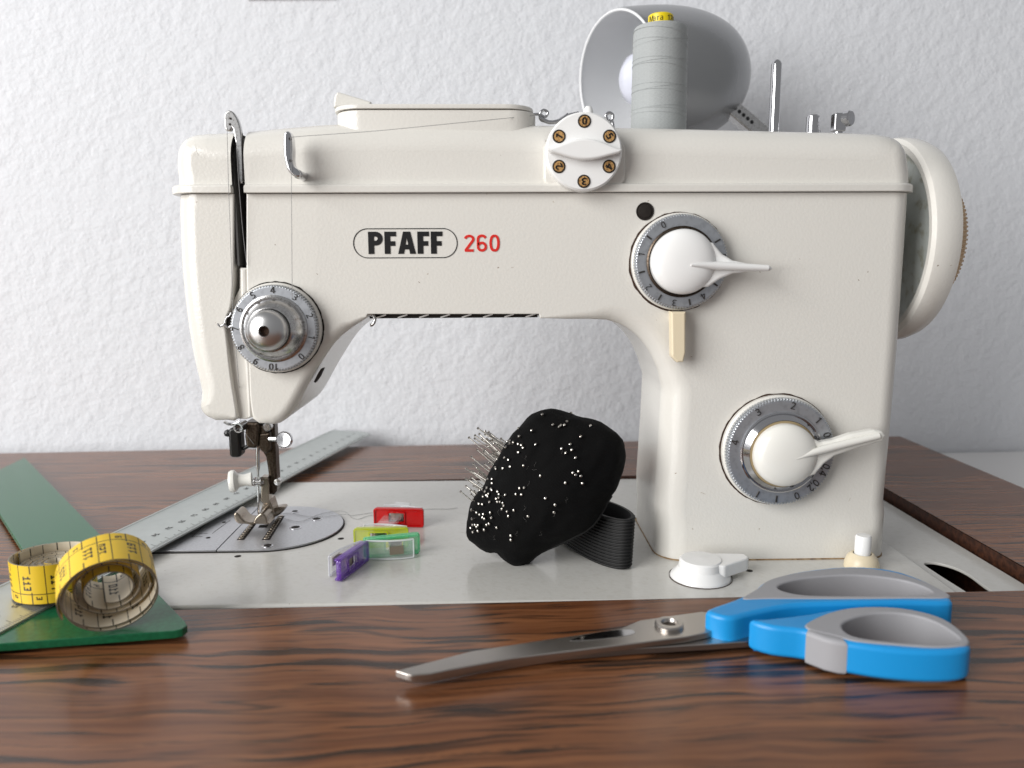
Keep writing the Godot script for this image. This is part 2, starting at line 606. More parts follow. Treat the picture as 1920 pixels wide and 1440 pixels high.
	mat("picture_wood", Color(0.66, 0.60, 0.57), 0.6)

func specks(m: StandardMaterial3D, sd: int, count: int) -> void:
	# chips and grime specks of an old enamel, as a second layer of colour
	var r := RandomNumberGenerator.new()
	r.seed = sd
	var im := Image.create(1024, 1024, false, Image.FORMAT_RGB8)
	im.fill(Color.WHITE)
	for i in count:
		var c := Color(0.42, 0.33, 0.25).lerp(Color(0.9, 0.86, 0.8), r.randf() * 0.8)
		var x := r.randi_range(4, 1010)
		var y := r.randi_range(4, 1010)
		if i % 6 == 0:
			var dx := r.randf_range(-1, 1)
			var dy := r.randf_range(-1, 1)
			for k in r.randi_range(8, 30):
				im.set_pixel(clampi(x + int(dx * k), 0, 1023), clampi(y + int(dy * k), 0, 1023), c.lerp(Color.WHITE, 0.45))
		else:
			for k in r.randi_range(1, 7):
				im.set_pixel(x + r.randi_range(0, 2), y + r.randi_range(0, 2), c)
	m.detail_enabled = true
	m.detail_blend_mode = BaseMaterial3D.BLEND_MODE_MUL
	m.detail_uv_layer = BaseMaterial3D.DETAIL_UV_2
	m.detail_albedo = ImageTexture.create_from_image(im)
	m.uv2_triplanar = true
	m.uv2_scale = Vector3.ONE / 0.19
	m.uv2_triplanar_sharpness = 4.0

func wood_image() -> Image:
	# brown laminate: fine grain along x, with dark broken streaks
	var w := 900
	var h := 1600
	var im := Image.create(w, h, false, Image.FORMAT_RGB8)
	var warp := noise(1.0, 3, FastNoiseLite.TYPE_SIMPLEX_SMOOTH, 41)
	var fine := noise(1.0, 4, FastNoiseLite.TYPE_SIMPLEX_SMOOTH, 42)
	var streak := noise(1.0, 3, FastNoiseLite.TYPE_SIMPLEX_SMOOTH, 43)
	var patch := noise(1.0, 2, FastNoiseLite.TYPE_SIMPLEX_SMOOTH, 44)
	var pore := noise(1.0, 1, FastNoiseLite.TYPE_SIMPLEX_SMOOTH, 45)
	var light := Color(0.545, 0.355, 0.225)
	var mid := Color(0.395, 0.24, 0.148)
	var dark := Color(0.095, 0.066, 0.05)
	for y in h:
		var v := float(y) / h * 0.72
		for x in w:
			var u := float(x) / w * 0.9
			var bend := warp.get_noise_2d(u * 4.0, v * 7.0) * 0.011 + warp.get_noise_2d(u * 17.0 + 9.0, v * 30.0) * 0.0018
			var g := fine.get_noise_2d(u * 6.0, (v + bend) * 230.0)
			var big := patch.get_noise_2d(u * 2.0 + 7.0, (v + bend) * 16.0)
			var s := streak.get_noise_2d(u * 9.0 + 3.0, (v + bend) * 175.0)
			var c := mid.lerp(light, clampf(0.5 + g * 0.8 + big * 0.5, 0.0, 1.0))
			var k := smoothstep(0.16, 0.46, s + big * 0.5 - 0.06) * (0.72 + g * 0.7)
			var line := 1.0 - absf(streak.get_noise_2d(u * 1.3 + 40.0, (v + bend) * 48.0))
			k += smoothstep(0.955, 0.995, line) * (0.42 + g * 0.5)
			k += smoothstep(0.40, 0.8, pore.get_noise_2d(u * 30.0, (v + bend) * 560.0)) * 0.4
			im.set_pixel(x, y, c.lerp(dark, clampf(k * 0.85, 0.0, 0.88)))
	return im

func weave_image() -> Image:
	var im := Image.create(128, 128, false, Image.FORMAT_RGB8)
	for y in 128:
		for x in 128:
			var k := 0.32 + 0.30 * (1.0 + sin((x + y * 2) * TAU / 8.0)) + 0.08 * sin(y * TAU / 4.0)
			im.set_pixel(x, y, Color(k, k, k))
	return im

const ROWS := {"0": [7, 5, 5, 5, 7], "1": [2, 6, 2, 2, 7], "2": [7, 1, 7, 4, 7], "3": [7, 1, 3, 1, 7], "4": [5, 5, 7, 1, 1], "5": [7, 4, 7, 1, 7], "6": [7, 4, 7, 5, 7], "7": [7, 1, 1, 2, 2], "8": [7, 5, 7, 5, 7], "9": [7, 5, 7, 1, 7]}

func tape_image(ground: Color) -> Image:
	# one centimetre is 96 pixels along, the tape's 15 mm are 144 pixels across; 110 to 125 read across the band
	var n := 16
	var cm := 96
	var im := Image.create(cm * n, 144, false, Image.FORMAT_RGB8)
	im.fill(ground)
	var ink := Color(0.13, 0.11, 0.09)
	for k in n:
		im.fill_rect(Rect2i(k * cm, 0, 3, 144), ink)
		im.fill_rect(Rect2i(k * cm + 46, 0, 4, 30), ink)
		im.fill_rect(Rect2i(k * cm + 46, 100, 4, 44), ink)
		var words := str(110 + k)
		for d in words.length():
			var rows: Array = ROWS[words[d]]
			for r in 5:
				for b in 3:
					if rows[r] & (4 >> b):
						im.fill_rect(Rect2i(k * cm + 18 + (4 - r) * 6, 40 + d * 19 + b * 5, 6, 5), ink)
		var small: Array = ROWS[words[2]]
		for r in 5:
			for b in 3:
				if small[r] & (4 >> b):
					im.fill_rect(Rect2i(k * cm + 62 + (4 - r) * 4, 116 + b * 4, 4, 4), ink)
	im.fill_rect(Rect2i(0, 106, cm * n, 3), ink)
	return im

# ---------------------------------------------------------------- the scene
func _ready() -> void:
	rng.seed = 260
	var cam := Camera3D.new()
	cam.name = "camera"
	add_child(cam)
	cam.position = Vector3(0.00133, 0.13261, 0.0)
	cam.rotation_degrees = Vector3(-8.6415, -1.1134, -0.8364)
	var lens := CameraAttributesPhysical.new()
	lens.frustum_focal_length = 24.15
	lens.exposure_aperture = 8.5
	lens.frustum_focus_distance = 0.355
	lens.frustum_near = 0.01
	lens.frustum_far = 20.0
	cam.attributes = lens
	cam.fov = 52.82
	cam.near = 0.01
	cam.far = 20.0
	cam.current = true

	var env := Environment.new()
	env.background_mode = Environment.BG_COLOR
	env.background_color = Color(0.60, 0.602, 0.608)
	env.background_energy_multiplier = 0.84
	env.tonemap_mode = Environment.TONE_MAPPER_LINEAR
	env.tonemap_exposure = 1.0
	env.sdfgi_enabled = true
	env.ssao_enabled = true
	env.ssil_enabled = true
	var we := WorldEnvironment.new()
	we.name = "environment"
	we.environment = env
	add_child(we)

	# daylight from a window to the left, in front of the machine
	var window := AreaLight3D.new()
	window.name = "window_light"
	window.area_size = Vector2(1.1, 1.3)
	window.light_energy = 4.0
	window.light_color = Color(1.0, 0.995, 0.988)
	window.area_range = 8.0
	window.shadow_enabled = true
	add_child(window)
	window.position = Vector3(-1.25, 0.62, 0.62)
	window.look_at(Vector3(0.0, 0.1, -0.38))

	make_materials()
	build_setting()
	build_machine()
	build_things()

func build_setting() -> void:
	# table with a cut-out that the machine stands in
	var x0 := -0.75
	var x1 := 0.3085
	var z0 := -0.572
	var z1 := 0.12
	var hx0 := -0.1765
	var hx1 := 0.2295
	var hz0 := -0.4755
	var hz1 := -0.2922
	var table := Node3D.new()
	table.name = "table"
	add_child(table)
	tag(table, "glossy brown wood-grain table top with a cut-out for the sewing machine", "table", "", "structure")
	var top := Shape.new()
	var o := [Vector2(x0, z0), Vector2(x1, z0), Vector2(x1, z1), Vector2(x0, z1)]
	var h := [Vector2(hx0, hz0), Vector2(hx1, hz0), Vector2(hx1, hz1), Vector2(hx0, hz1)]
	for i in 4:
		var j := (i + 1) % 4
		for y in [0.0, -0.02]:
			top.flat(Vector3(o[i].x, y, o[i].y), Vector3(o[j].x, y, o[j].y), Vector3(h[j].x, y, h[j].y), Vector3(h[i].x, y, h[i].y), Vector3(0, 1 if y == 0.0 else -1, 0))
		var out2: Vector2 = (o[i] + o[j]) / 2 - Vector2(-0.2, -0.2)
		top.flat(Vector3(o[i].x, 0, o[i].y), Vector3(o[j].x, 0, o[j].y), Vector3(o[j].x, -0.02, o[j].y), Vector3(o[i].x, -0.02, o[i].y), Vector3(out2.x, 0, out2.y))
	add("table_top", top, mats.table_wood, table)
	var well := Shape.new()
	for i in 4:
		var j := (i + 1) % 4
		var c = Vector2((hx0 + hx1) / 2, (hz0 + hz1) / 2) - (h[i] + h[j]) / 2
		well.flat(Vector3(h[i].x, -0.0004, h[i].y), Vector3(h[j].x, -0.0004, h[j].y), Vector3(h[j].x, -0.09, h[j].y), Vector3(h[i].x, -0.09, h[i].y), Vector3(c.x, 0, c.y))
	well.flat(Vector3(hx0, -0.09, hz0), Vector3(hx1, -0.09, hz0), Vector3(hx1, -0.09, hz1), Vector3(hx0, -0.09, hz1), Vector3.UP)
	add("cutout_edge", well, mats.raw_wood, table)

	var wall := Shape.new()
	box(wall, Vector3(-1.3, -0.6, -0.66), Vector3(1.3, 1.0, -0.606))
	var wo := add("wall", wall, mats.plaster, self)
	tag(wo, "white wall of rough plaster behind the table", "wall", "", "structure")
	var board := Shape.new()
	box(board, Vector3(0.313, -0.05, -0.604), Vector3(0.9, -0.0215, 0.1), 0.002)
	tag(add("side_board", board, mats.white_board, self), "plain white board beyond the table's edge under the wall", "board")
	var frame := Shape.new()
	box(frame, Vector3(-0.177, 0.3285, -0.6055), Vector3(-0.112, 0.40, -0.603), 0.001)
	tag(add("wall_plaque", frame, mats.picture_wood, self), "dim brown plaque on the wall, only its lower edge in view", "plaque")

func lean(p: Vector3) -> Vector3:
	return bed_frame * p

func build_machine() -> void:
	# the machine sits a little crooked in its table: its right end is lower
	var tilt := Basis(Vector3.BACK, deg_to_rad(-0.57))
	var pivot := Vector3(-0.14, 0, 0)
	bed_frame = Transform3D(tilt, pivot + Vector3(0, 0.001, 0) - tilt * pivot)
	machine = thing("sewing_machine", "old cream-white cast sewing machine with three round dials, set into the table", "sewing machine", bed_frame * Transform3D(Basis(), base_at))
	var F := -0.3346
	var K := -0.405

	# ---- bed
	var s := Shape.new()
	extrude(s, round_rect(-0.175, 0.2937, 0.1895, 0.474, 0.006), 0.0, -0.03, 0.0016, 0.001, PLAN)
	var bed := part("bed", s, mats.bed_enamel)
	s = Shape.new()
	var flap := round_rect(0.1905, 0.2937, 0.2265, 0.474, 0.004)
	extrude_hole(s, flap, smooth2(V([196.4, 335.2, 201.6, 337.0, 207.2, 331.6, 209.2, 322.9, 208.3, 310.1, 208.0, 297.2, 206.4, 288.2, 197.9, 288.5, 197.3, 302.3, 196.5, 315.6, 196.1, 325.2])), -0.003, -0.0043, 0.0004, PLAN)
	part("bed_flap", s, mats.bed_enamel)
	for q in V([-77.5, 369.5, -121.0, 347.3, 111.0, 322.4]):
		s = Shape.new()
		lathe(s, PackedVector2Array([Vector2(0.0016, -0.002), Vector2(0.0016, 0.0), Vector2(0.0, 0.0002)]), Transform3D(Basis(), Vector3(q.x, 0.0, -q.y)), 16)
		part("screw_hole", s, mats.shade_and_grime, bed)  # shade in the hole drawn as a dark disc

	# needle plate: a rectangle that ends in a half circle, with a slide plate to its left
	var pl := PackedVector2Array()
	var pc := Vector2(-0.1135, 0.386)
	var pr := 0.0335
	for k in 25:
		pl.append(pc + Vector2.from_angle(-PI / 2 + PI * k / 24.0) * pr)
	pl.append(Vector2(-0.1325, pc.y + pr))
	pl.append(Vector2(-0.1325, pc.y - pr))
	s = Shape.new()
	extrude(s, pl, 0.0012, -0.001, 0.0002, 0.0, PLAN, 2)
	var plate := part("needle_plate", s, mats.plate_steel)
	var grow := PackedVector2Array()
	for k in 25:
		grow.append(pc + Vector2.from_angle(-PI / 2 + PI * k / 24.0) * (pr + 0.0007))
	grow.append(Vector2(-0.1735, pc.y + pr + 0.0007))
	grow.append(Vector2(-0.1735, pc.y - pr - 0.0007))
	s = Shape.new()
	extrude(s, grow, 0.00035, -0.001, 0.0, 0.0, PLAN, 1)
	part("plate_groove", s, mats.shade_and_grime, plate)
	s = Shape.new()
	box(s, Vector3(-0.173, pc.y - pr, -0.001), Vector3(-0.133, pc.y + pr, 0.0012), 0.0002, PLAN)
	var slide := part("slide_plate", s, mats.plate_steel)
	s = Shape.new()
	for line in [[-151.4, 371.4, -146.1, 371.2], [-151.4, 371.4, -152.0, 399.4], [-143.0, 375.8, -140.9, 396.4], [-154.0, 375.4, -145.1, 375.8]]:
		var a := V(line)
		var d := (a[1] - a[0]).normalized().orthogonal() * 0.00012
		extrude(s, PackedVector2Array([a[0] - d, a[1] - d, a[1] + d, a[0] + d]), 0.00128, 0.0011, 0.0, 0.0, PLAN, 1)
	part("engraved_scale", s, mats.shade_and_grime, slide)
	for q in V([-142.8, 369.6, -143.1, 393.0]):
		s = Shape.new()
		lathe(s, PackedVector2Array([Vector2(0.0011, 0.0008), Vector2(0.0011, 0.0013), Vector2(0.0, 0.00135)]), Transform3D(Basis(), Vector3(q.x, 0, -q.y)), 14)
		part("rivet", s, mats.shade_and_grime, slide)
	# feed slots and teeth
	for slot in [[-127.6, 366.0, -123.9, 365.9, -126.0, 402.9, -129.4, 403.0], [-115.2, 365.6, -111.3, 365.5, -113.9, 402.5, -117.4, 402.6]]:
		s = Shape.new()
		extrude(s, V(slot), 0.00128, 0.0011, 0.0, 0.0, PLAN, 1)
		part("feed_slot", s, mats.shade_and_grime, plate)  # flat dark inlay painted as the shade in the slot
		var q := V(slot)
		s = Shape.new()
		for k in 11:
			var a := q[0].lerp(q[3], (k + 0.5) / 11.0)
			var b := q[1].lerp(q[2], (k + 0.5) / 11.0)
			var c := a.lerp(b, 0.5)
			box(s, Vector3(c.x - 0.0011, c.y - 0.0011, 0.0011), Vector3(c.x + 0.0011, c.y + 0.0009, 0.0020), 0.0003, PLAN)
		part("feed_dog", s, mats.foot_steel, plate)
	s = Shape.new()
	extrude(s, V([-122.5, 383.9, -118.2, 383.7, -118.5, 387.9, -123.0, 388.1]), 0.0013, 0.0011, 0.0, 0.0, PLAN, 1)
	part("needle_hole", s, mats.shade_and_grime, plate)  # dark patch standing for the shade in the needle hole
	for q in [[[-103.3, 383.2], 0.0030], [[-95.5, 396.5], 0.0028], [[-110.0, 357.4], 0.0026], [[-110.3, 409.7], 0.0022]]:
		var c := V(q[0])[0]
		s = Shape.new()
		lathe(s, PackedVector2Array([Vector2(q[1], 0.0010), Vector2(q[1], 0.00135), Vector2(q[1] * 0.75, 0.0015)]), Transform3D(Basis(), Vector3(c.x, 0, -c.y)), 24)
		part("plate_screw", s, mats.chrome, plate)
		s = Shape.new()
		lathe(s, PackedVector2Array([Vector2(q[1] * 0.75, 0.0010), Vector2(q[1] * 0.72, 0.00142), Vector2(0.0, 0.00142)]), Transform3D(Basis(), Vector3(c.x, 0, -c.y)), 24)
		part("screw_slot", s, mats.shade_and_grime, plate)  # recess of the screw shaded by a dark disc

	# ---- body: head, arm and column in one casting, and the end cover left of the lever slot
	var b := blend([
		[V([-102.6, 188.2, 16.4, 188.1, 169.9, 188.0]), 0.6, 0.6],
		[V([178.5, 185.1, 179.7, 159.5, 179.8, 132.2, 179.8, 99.5, 179.2, 60.9, 178.4, 26.1]), 9.0, 12.0],
		[V([179.3, 20, 179.3, -20]), 9.0, 12.0],
		[V([73.5, -20, 73.3, 15]), 13.0, 16.0],
		[V([72.8, 24.9, 74.2, 56.2, 74.8, 78.5]), 12.0, 16.0],
		[S([72.3, 87.2, 68.2, 95.5, 62.7, 102.3, 56.0, 107.1, 49.2, 109.6]), 8.0, 14.0],
		[V([40.2, 110.3, 30.8, 110.4]), 3.0, 9.0],
		[V([23.5, 110.8, 19.3, 110.9, 18.9, 112.7, -18.3, 112.9, -54.9, 113.1, -55.4, 111.5, -56.8, 110.6]), 0.4, 0.4],
		[S([-61.9, 107.5, -68.1, 102.7, -73.9, 95.6, -81.4, 84.0, -87.1, 74.2, -91.0, 68.7, -94.7, 65.6, -98.0, 64.5, -101.2, 64.9]), 4.5, 8.0],
		[V([-104.5, 65.3]), 3.0, 3.0],
		[V([-106.9, 67.7, -107.3, 78.2, -106.9, 101.6, -106.3, 119.9, -105.8, 133.5]), 0.9, 0.9]])
	s = Shape.new()
	extrude(s, b[0], F, K, b[1], b[2], Transform3D(), 7)
	var body := part("body", s.cut(1, 0.1636, -1.0), mats.enamel)
	b = blend([
		[V([-107.8, 188.3, -125.4, 188.3]), 0.6, 0.6],
		[V([-133.2, 185.6, -134.7, 163.8]), 11.0, 11.0],
		[S([-135.0, 159.4, -135.3, 151.6, -135.7, 133.6, -135.0, 113.0, -133.3, 94.4, -130.5, 79.0]), 10.0, 10.0],
		[S([-130.6, 72.4, -128.0, 68.5, -123.8, 66.5]), 5.0, 5.0],
		[V([-118.2, 66.7, -115.2, 66.5]), 3.0, 3.0],
		[S([-113.2, 68.0, -114.1, 77.0, -115.1, 87.6, -115.7, 99.3, -116.1, 108.1, -115.5, 111.7, -113.4, 116.5, -112.0, 124.5, -111.0, 133.5]), 0.7, 0.7]])
	s = Shape.new()
	extrude(s, b[0], F, K, b[1], b[2], Transform3D(), 7)
	part("end_cover", s.cut(1, 0.1636, -1.0), mats.enamel)
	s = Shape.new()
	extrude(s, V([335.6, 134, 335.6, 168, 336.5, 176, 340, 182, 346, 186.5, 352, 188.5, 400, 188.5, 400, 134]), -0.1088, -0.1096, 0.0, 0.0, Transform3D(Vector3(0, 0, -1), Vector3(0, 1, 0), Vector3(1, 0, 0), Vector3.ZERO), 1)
	part("slot_shade", s, mats.slot_shade_grey)  # dark plate on the slot wall, its colour stands for shade
	s = Shape.new()
	var foot := PackedVector2Array()
	for k in 9: foot.append(Vector2(0.0865, 0.3476) + Vector2.from_angle(PI + PI / 2 * k / 8.0) * 0.0133)
	for k in 9: foot.append(Vector2(0.1703, 0.3436) + Vector2.from_angle(-PI / 2 + PI / 2 * k / 8.0) * 0.0093)
	foot.append_array(PackedVector2Array([Vector2(0.1796, 0.395), Vector2(0.0732, 0.395)]))
	extrude(s, foot, 0.00055, -0.001, 0.0, 0.0, PLAN, 1)
	part("base_grime", s, mats.base_dirt, body)
	# dark slab painted as the shade deep in the slot, and the ridged strip below it
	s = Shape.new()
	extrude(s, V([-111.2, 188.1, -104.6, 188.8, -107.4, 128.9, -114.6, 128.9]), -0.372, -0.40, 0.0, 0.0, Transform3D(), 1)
	part("slot_back_shade", s, mats.slot_shade_grey)
	s = Shape.new()
	extrude(s, V([-109.7, 132.8, -106.3, 132.8, -107.0, 110.6, -107.3, 89.7, -107.5, 67.8, -110.4, 66.9, -113.9, 67.1, -115.5, 79.1, -117.0, 89.7, -117.7, 101.4, -116.5, 113.0, -112.5, 119.9, -110.1, 124.4]), -0.3375, -0.39, 0.0008, 0.001)
	part("thread_channel", s, mats.enamel, body)
	s = Shape.new()
	extrude(s, V([-108.6, 133.1, -105.6, 133.0, -105.9, 123.3, -106.2, 96.9, -106.5, 87.6, -106.9, 68.0, -108.8, 68.0, -108.8, 87.6, -109.4, 110.8]), -0.3352, -0.345, 0.0012, 0.001)
	part("channel_ridge", s, mats.enamel, body)
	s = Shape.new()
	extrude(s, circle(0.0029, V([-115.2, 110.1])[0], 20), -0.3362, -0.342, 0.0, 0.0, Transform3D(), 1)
	part("thread_hole", s, mats.shade_and_grime, body)  # dark plug coloured like the shade inside a hole
	s = Shape.new()
	tube(s, smooth3(V3([-118.7, 109.5, -333.0, -117.6, 108.3, -333.0, -116.0, 109.0, -333.0, -114.2, 107.8, -333.0, -112.4, 108.7, -333.0, -110.9, 106.9, -333.0])), 0.00045, 8)
	tube(s, smooth3(V3([-115.7, 109.7, -333.0, -114.9, 111.9, -333.0, -113.5, 112.8, -333.0, -112.7, 114.2, -333.0])), 0.0003, 6)
	part("thread_hook", s, mats.chrome, body)
	s = Shape.new()
	extrude(s, V([-77.1, 88.9, -75.9, 89.1, -77.9, 85.1, -79.7, 82.7, -80.4, 83.2, -78.8, 86.1]), -0.3393, -0.343, 0.0, 0.0, Transform3D(), 1)
	part("screw_slot", s, mats.shade_and_grime, body)
	# lamp under the arm
	s = Shape.new()
	extrude(s, V([-55.1, 113.2, 18.6, 112.7, 18.6, 110.9, -55.2, 110.8]), -0.3405, -0.395, 0.0004, 0.0004, Transform3D(), 2)
	var lamp := part("arm_lamp_slot", s, mats.shade_and_grime, body)
	for k in 8:
		var x := 0.0 + k * 41.0
		s = Shape.new()
		var a := V([-52.0, 111.1, -47.8, 112.5])
		var d := Vector2((x / 4.4) * 0.001, 0)
		tube(s, PackedVector3Array([Vector3(a[0].x + d.x, a[0].y, -0.3398), Vector3(a[1].x + d.x, a[1].y, -0.3398)]), 0.0004, 6)
		part("lamp_fin", s, mats.ivory, lamp)
	s = Shape.new()
	tube(s, smooth3(V3([-55.2, 113.2, -337.0, -52.9, 112.2, -337.0, -52.3, 110.4, -337.0, -53.3, 108.5, -337.0, -54.4, 108.1, -337.0])), 0.0007, 8)
	part("lamp_catch", s, mats.worn_chrome, body)

	# ---- top cover with its rim
	var y_rim0 := 0.16385
	var y_rim1 := 0.16745
	for cut in [[-0.1377, -0.1095, true], [-0.1041, 0.1822, false]]:
		var rim := PackedVector2Array()
		var r := 0.013
		var x0: float = cut[0]
		var x1: float = cut[1]
		var zf := 0.3318
		var zb := 0.408
		if cut[2]:
			rim.append(Vector2(x1, zf)); rim.append(Vector2(x1, zb))
			for k in 9: rim.append(Vector2(x0 + r, zb - r) + Vector2.from_angle(PI / 2 + PI / 2 * k / 8.0) * r)
			for k in 9: rim.append(Vector2(x0 + r, zf + r) + Vector2.from_angle(PI + PI / 2 * k / 8.0) * r)
		else:
			rim.append(Vector2(x0, zb)); rim.append(Vector2(x0, zf))
			for k in 9: rim.append(Vector2(x1 - r, zf + r) + Vector2.from_angle(-PI / 2 + PI / 2 * k / 8.0) * r)
			for k in 9: rim.append(Vector2(x1 - r, zb - r) + Vector2.from_angle(PI / 2 * k / 8.0) * r)
		s = Shape.new()
		extrude(s, rim, y_rim1, y_rim0, 0.0012, 0.0004, PLAN)
		part("cover_rim", s, mats.enamel)
	for cut in [[-0.127, -0.1112], [-0.1028, 0.171]]:
		s = Shape.new()
		box(s, Vector3(cut[0], 0.1605, -0.402), Vector3(cut[1], 0.166, -0.3375), 0.001)
		part("cover_gap", s, mats.shade_and_grime)  # dark filler slab, the shade of the gap put into colour
	b = blend([
		[V([174.8, 136.8, -129.5, 138.1]), 0.6, 0.6],
		[V([-136.5, 141.5, -134.5, 170.4]), 10.0, 10.0],
		[S([-134.6, 173.8, -134.2, 179.5, -132.9, 183.7, -130.3, 186.9, -125.5, 189.0]), 9.0, 9.0],
		[S([-120.5, 189.7, -114.8, 190.1, -103.4, 190.8, -83.9, 192.5, -67.5, 193.6, -38.2, 193.8, -6.0, 193.6, 19.3, 193.1, 56.3, 192.2, 86.6, 191.5, 121.6, 190.6, 152.2, 189.9, 164.4, 189.2]), 13.0, 13.0],
		[S([169.6, 188.1, 174.5, 185.4, 177.5, 181.0, 178.6, 176.3]), 9.0, 9.0],
		[V([179.6, 172.1, 181.9, 140.3]), 9.0, 9.0]])
	s = Shape.new()
	extrude(s, b[0], F, K, b[1], b[2], Transform3D(), 8)
	s = s.cut(1, 0.1673, 1.0)
	part("top_cover", s.cut(0, -0.1097, -1.0), mats.enamel)
	var cover := part("top_cover", s.cut(0, -0.1043, 1.0), mats.enamel)
	# raised bobbin compartment with its lid
	var bx := V([-67.6, 198.8, 17.1, 200.1])
	s = Shape.new()
	extrude(s, round_rect(bx[0].x, 0.3385, bx[1].x + 0.001, 0.398, 0.012), bx[0].y - 0.0005, 0.185, 0.0006, 0.0, PLAN)
	part("raised_compartment", s, mats.enamel, cover)
	s = Shape.new()
	extrude(s, round_rect(bx[0].x - 0.0009, 0.3376, bx[1].x, 0.399, 0.0125), bx[0].y + 0.0017, bx[0].y - 0.0002, 0.0007, 0.0003, PLAN)
	var lid := part("compartment_lid", s, mats.enamel)
	s = Shape.new()
	extrude(s, V([-69.3, 203.3, -68.7, 206.5, -67.4, 207.9, -65.8, 207.6, -53.2, 203.9, -53.0, 201.9, -69.3, 201.4]), -0.350, -0.385, 0.001, 0.001)
	part("lid_tab", s, mats.enamel, lid)
	s = Shape.new()
	var sc := V([10.3, 201.4])[0]
	lathe(s, PackedVector2Array([Vector2(0.0023, -0.002), Vector2(0.0023, 0.0002), Vector2(0.0016, 0.0012), Vector2(0.0, 0.0014)]), Transform3D(Basis(), Vector3(sc.x, sc.y - 0.0008, -0.352)), 18)
	part("lid_screw", s, mats.worn_chrome, lid)

	# ---- thread guides on top
	s = Shape.new()
	tube(s, smooth3(V3([15.6, 198.7, -352.0, 19.6, 198.9, -352.0, 22.4, 197.8, -352.0, 23.6, 199.6, -352.0, 21.9, 200.7, -352.0, 20.3, 199.4, -352.0, 20.5, 196.7, -352.0, 23.3, 195.8, -352.0, 27.8, 196.2, -352.0, 31.7, 198.3, -352.0, 37.1, 199.6, -352.0])), 0.00062, 8)
	tube(s, smooth3(V3([20.5, 197.0, -351.0, 24.2, 195.4, -351.0, 28.9, 196.1, -351.0, 32.6, 198.7, -351.0])), 0.0009, 8)
	part("thread_guide", s, mats.chrome)
	s = Shape.new()
	tube(s, smooth3(V3([47.0, 193.6, -350.0, 49.8, 194.5, -350.0, 51.6, 196.3, -350.0, 51.8, 198.3, -350.0, 50.2, 199.2, -350.0, 48.8, 197.9, -350.0, 49.8, 196.1, -350.0, 51.6, 195.4, -350.0, 52.1, 192.7, -350.0])), 0.0007, 8)
	part("thread_guide", s, mats.chrome)
	s = Shape.new()
	extrude(s, smooth2(V([-110.8, 198.0, -108.7, 197.2, -106.8, 193.7, -105.8, 187.9, -105.9, 178.1, -106.4, 169.3, -108.2, 169.3, -108.4, 178.1, -108.7, 185.1, -109.5, 190.7, -110.4, 189.8, -112.0, 189.8, -112.8, 191.4, -112.7, 196.3])), -0.3385, -0.3412, 0.0006, 0.0006)
	var lever := part("take_up_lever", s, mats.worn_chrome)
	for q in V([-110.0, 194.7, -110.4, 192.4]):
		s = Shape.new()
		extrude(s, circle(0.0005, q, 10), -0.33835, -0.339, 0.0, 0.0, Transform3D(), 1)
		part("thread_eye", s, mats.shade_and_grime, lever)  # shade of the eye painted as a dark dot
	s = Shape.new()
	extrude(s, smooth2(V([-84.3, 185.5, -83.3, 186.9, -82.1, 186.9, -81.1, 185.1, -80.9, 180.1, -81.1, 175.9, -80.6, 173.4, -78.9, 172.0, -78.1, 170.5, -78.8, 169.0, -80.7, 169.3, -83.0, 171.4, -84.1, 174.7, -84.6, 179.1])), -0.3225, -0.3285, 0.0010, 0.0010)
	var guide := part("front_thread_guide", s, mats.chrome)
	s = Shape.new()
	var gp := V([-79.7, 170.5])[0]
	lathe(s, PackedVector2Array([Vector2(0.0018, -0.338), Vector2(0.0018, -0.3245), Vector2(0.0010, -0.3238), Vector2(0, -0.3237)]), facing(Vector3(gp.x, gp.y, 0)), 16)
	part("guide_stud", s, mats.chrome, guide)
	for q in V([-81.6, 184.0, -81.8, 175.5]):
		s = Shape.new()
		extrude(s, circle(0.0006, q, 10), -0.3224, -0.323, 0.0, 0.0, Transform3D(), 1)
		part("thread_eye", s, mats.shade_and_grime, guide)  # dark dot painted for the shade in the eye

	# ---- spool pins and bobbin winder on top
	var pin := V([129.4, 226.7, 130.6, 195.2])
	s = Shape.new()
	lathe(s, PackedVector2Array([Vector2(0.0024, 0.186), Vector2(0.0024, pin[0].y - 0.002), Vector2(0.0019, pin[0].y - 0.0008), Vector2(0.001, pin[0].y), Vector2(0, pin[0].y)]), Transform3D(Basis(), Vector3(pin[1].x, 0, -0.372)), 20)
	part("spool_pin", s, mats.chrome)
	s = Shape.new()
	lathe(s, PackedVector2Array([Vector2(0.0024, 0.186), Vector2(0.0024, 0.235), Vector2(0, 0.235)]), Transform3D(Basis(), Vector3(0.0764, 0, -0.372)), 16)
	part("spool_pin", s, mats.chrome)
	var w1 := V([148.8, 202.1, 149.5, 194.0])
	s = Shape.new()
	lathe(s, PackedVector2Array([Vector2(0.0030, 0.184), Vector2(0.0030, w1[0].y - 0.0006), Vector2(0.0025, w1[0].y), Vector2(0, w1[0].y)]), Transform3D(Basis(), Vector3(w1[0].x, 0, -0.372)), 24)
	tube(s, V3([151.8, 195.3, -371.0, 151.9, 193.3, -371.0]), 0.0004, 6)
	part("winder_spindle", s, mats.chrome)
	var w2 := V([160.9, 202.7, 163.3, 200.3])
	s = Shape.new()
	lathe(s, PackedVector2Array([Vector2(0.0022, 0.184), Vector2(0.0022, w2[0].y - 0.003)]), Transform3D(Basis(), Vector3(w2[0].x, 0, -0.372)), 20)
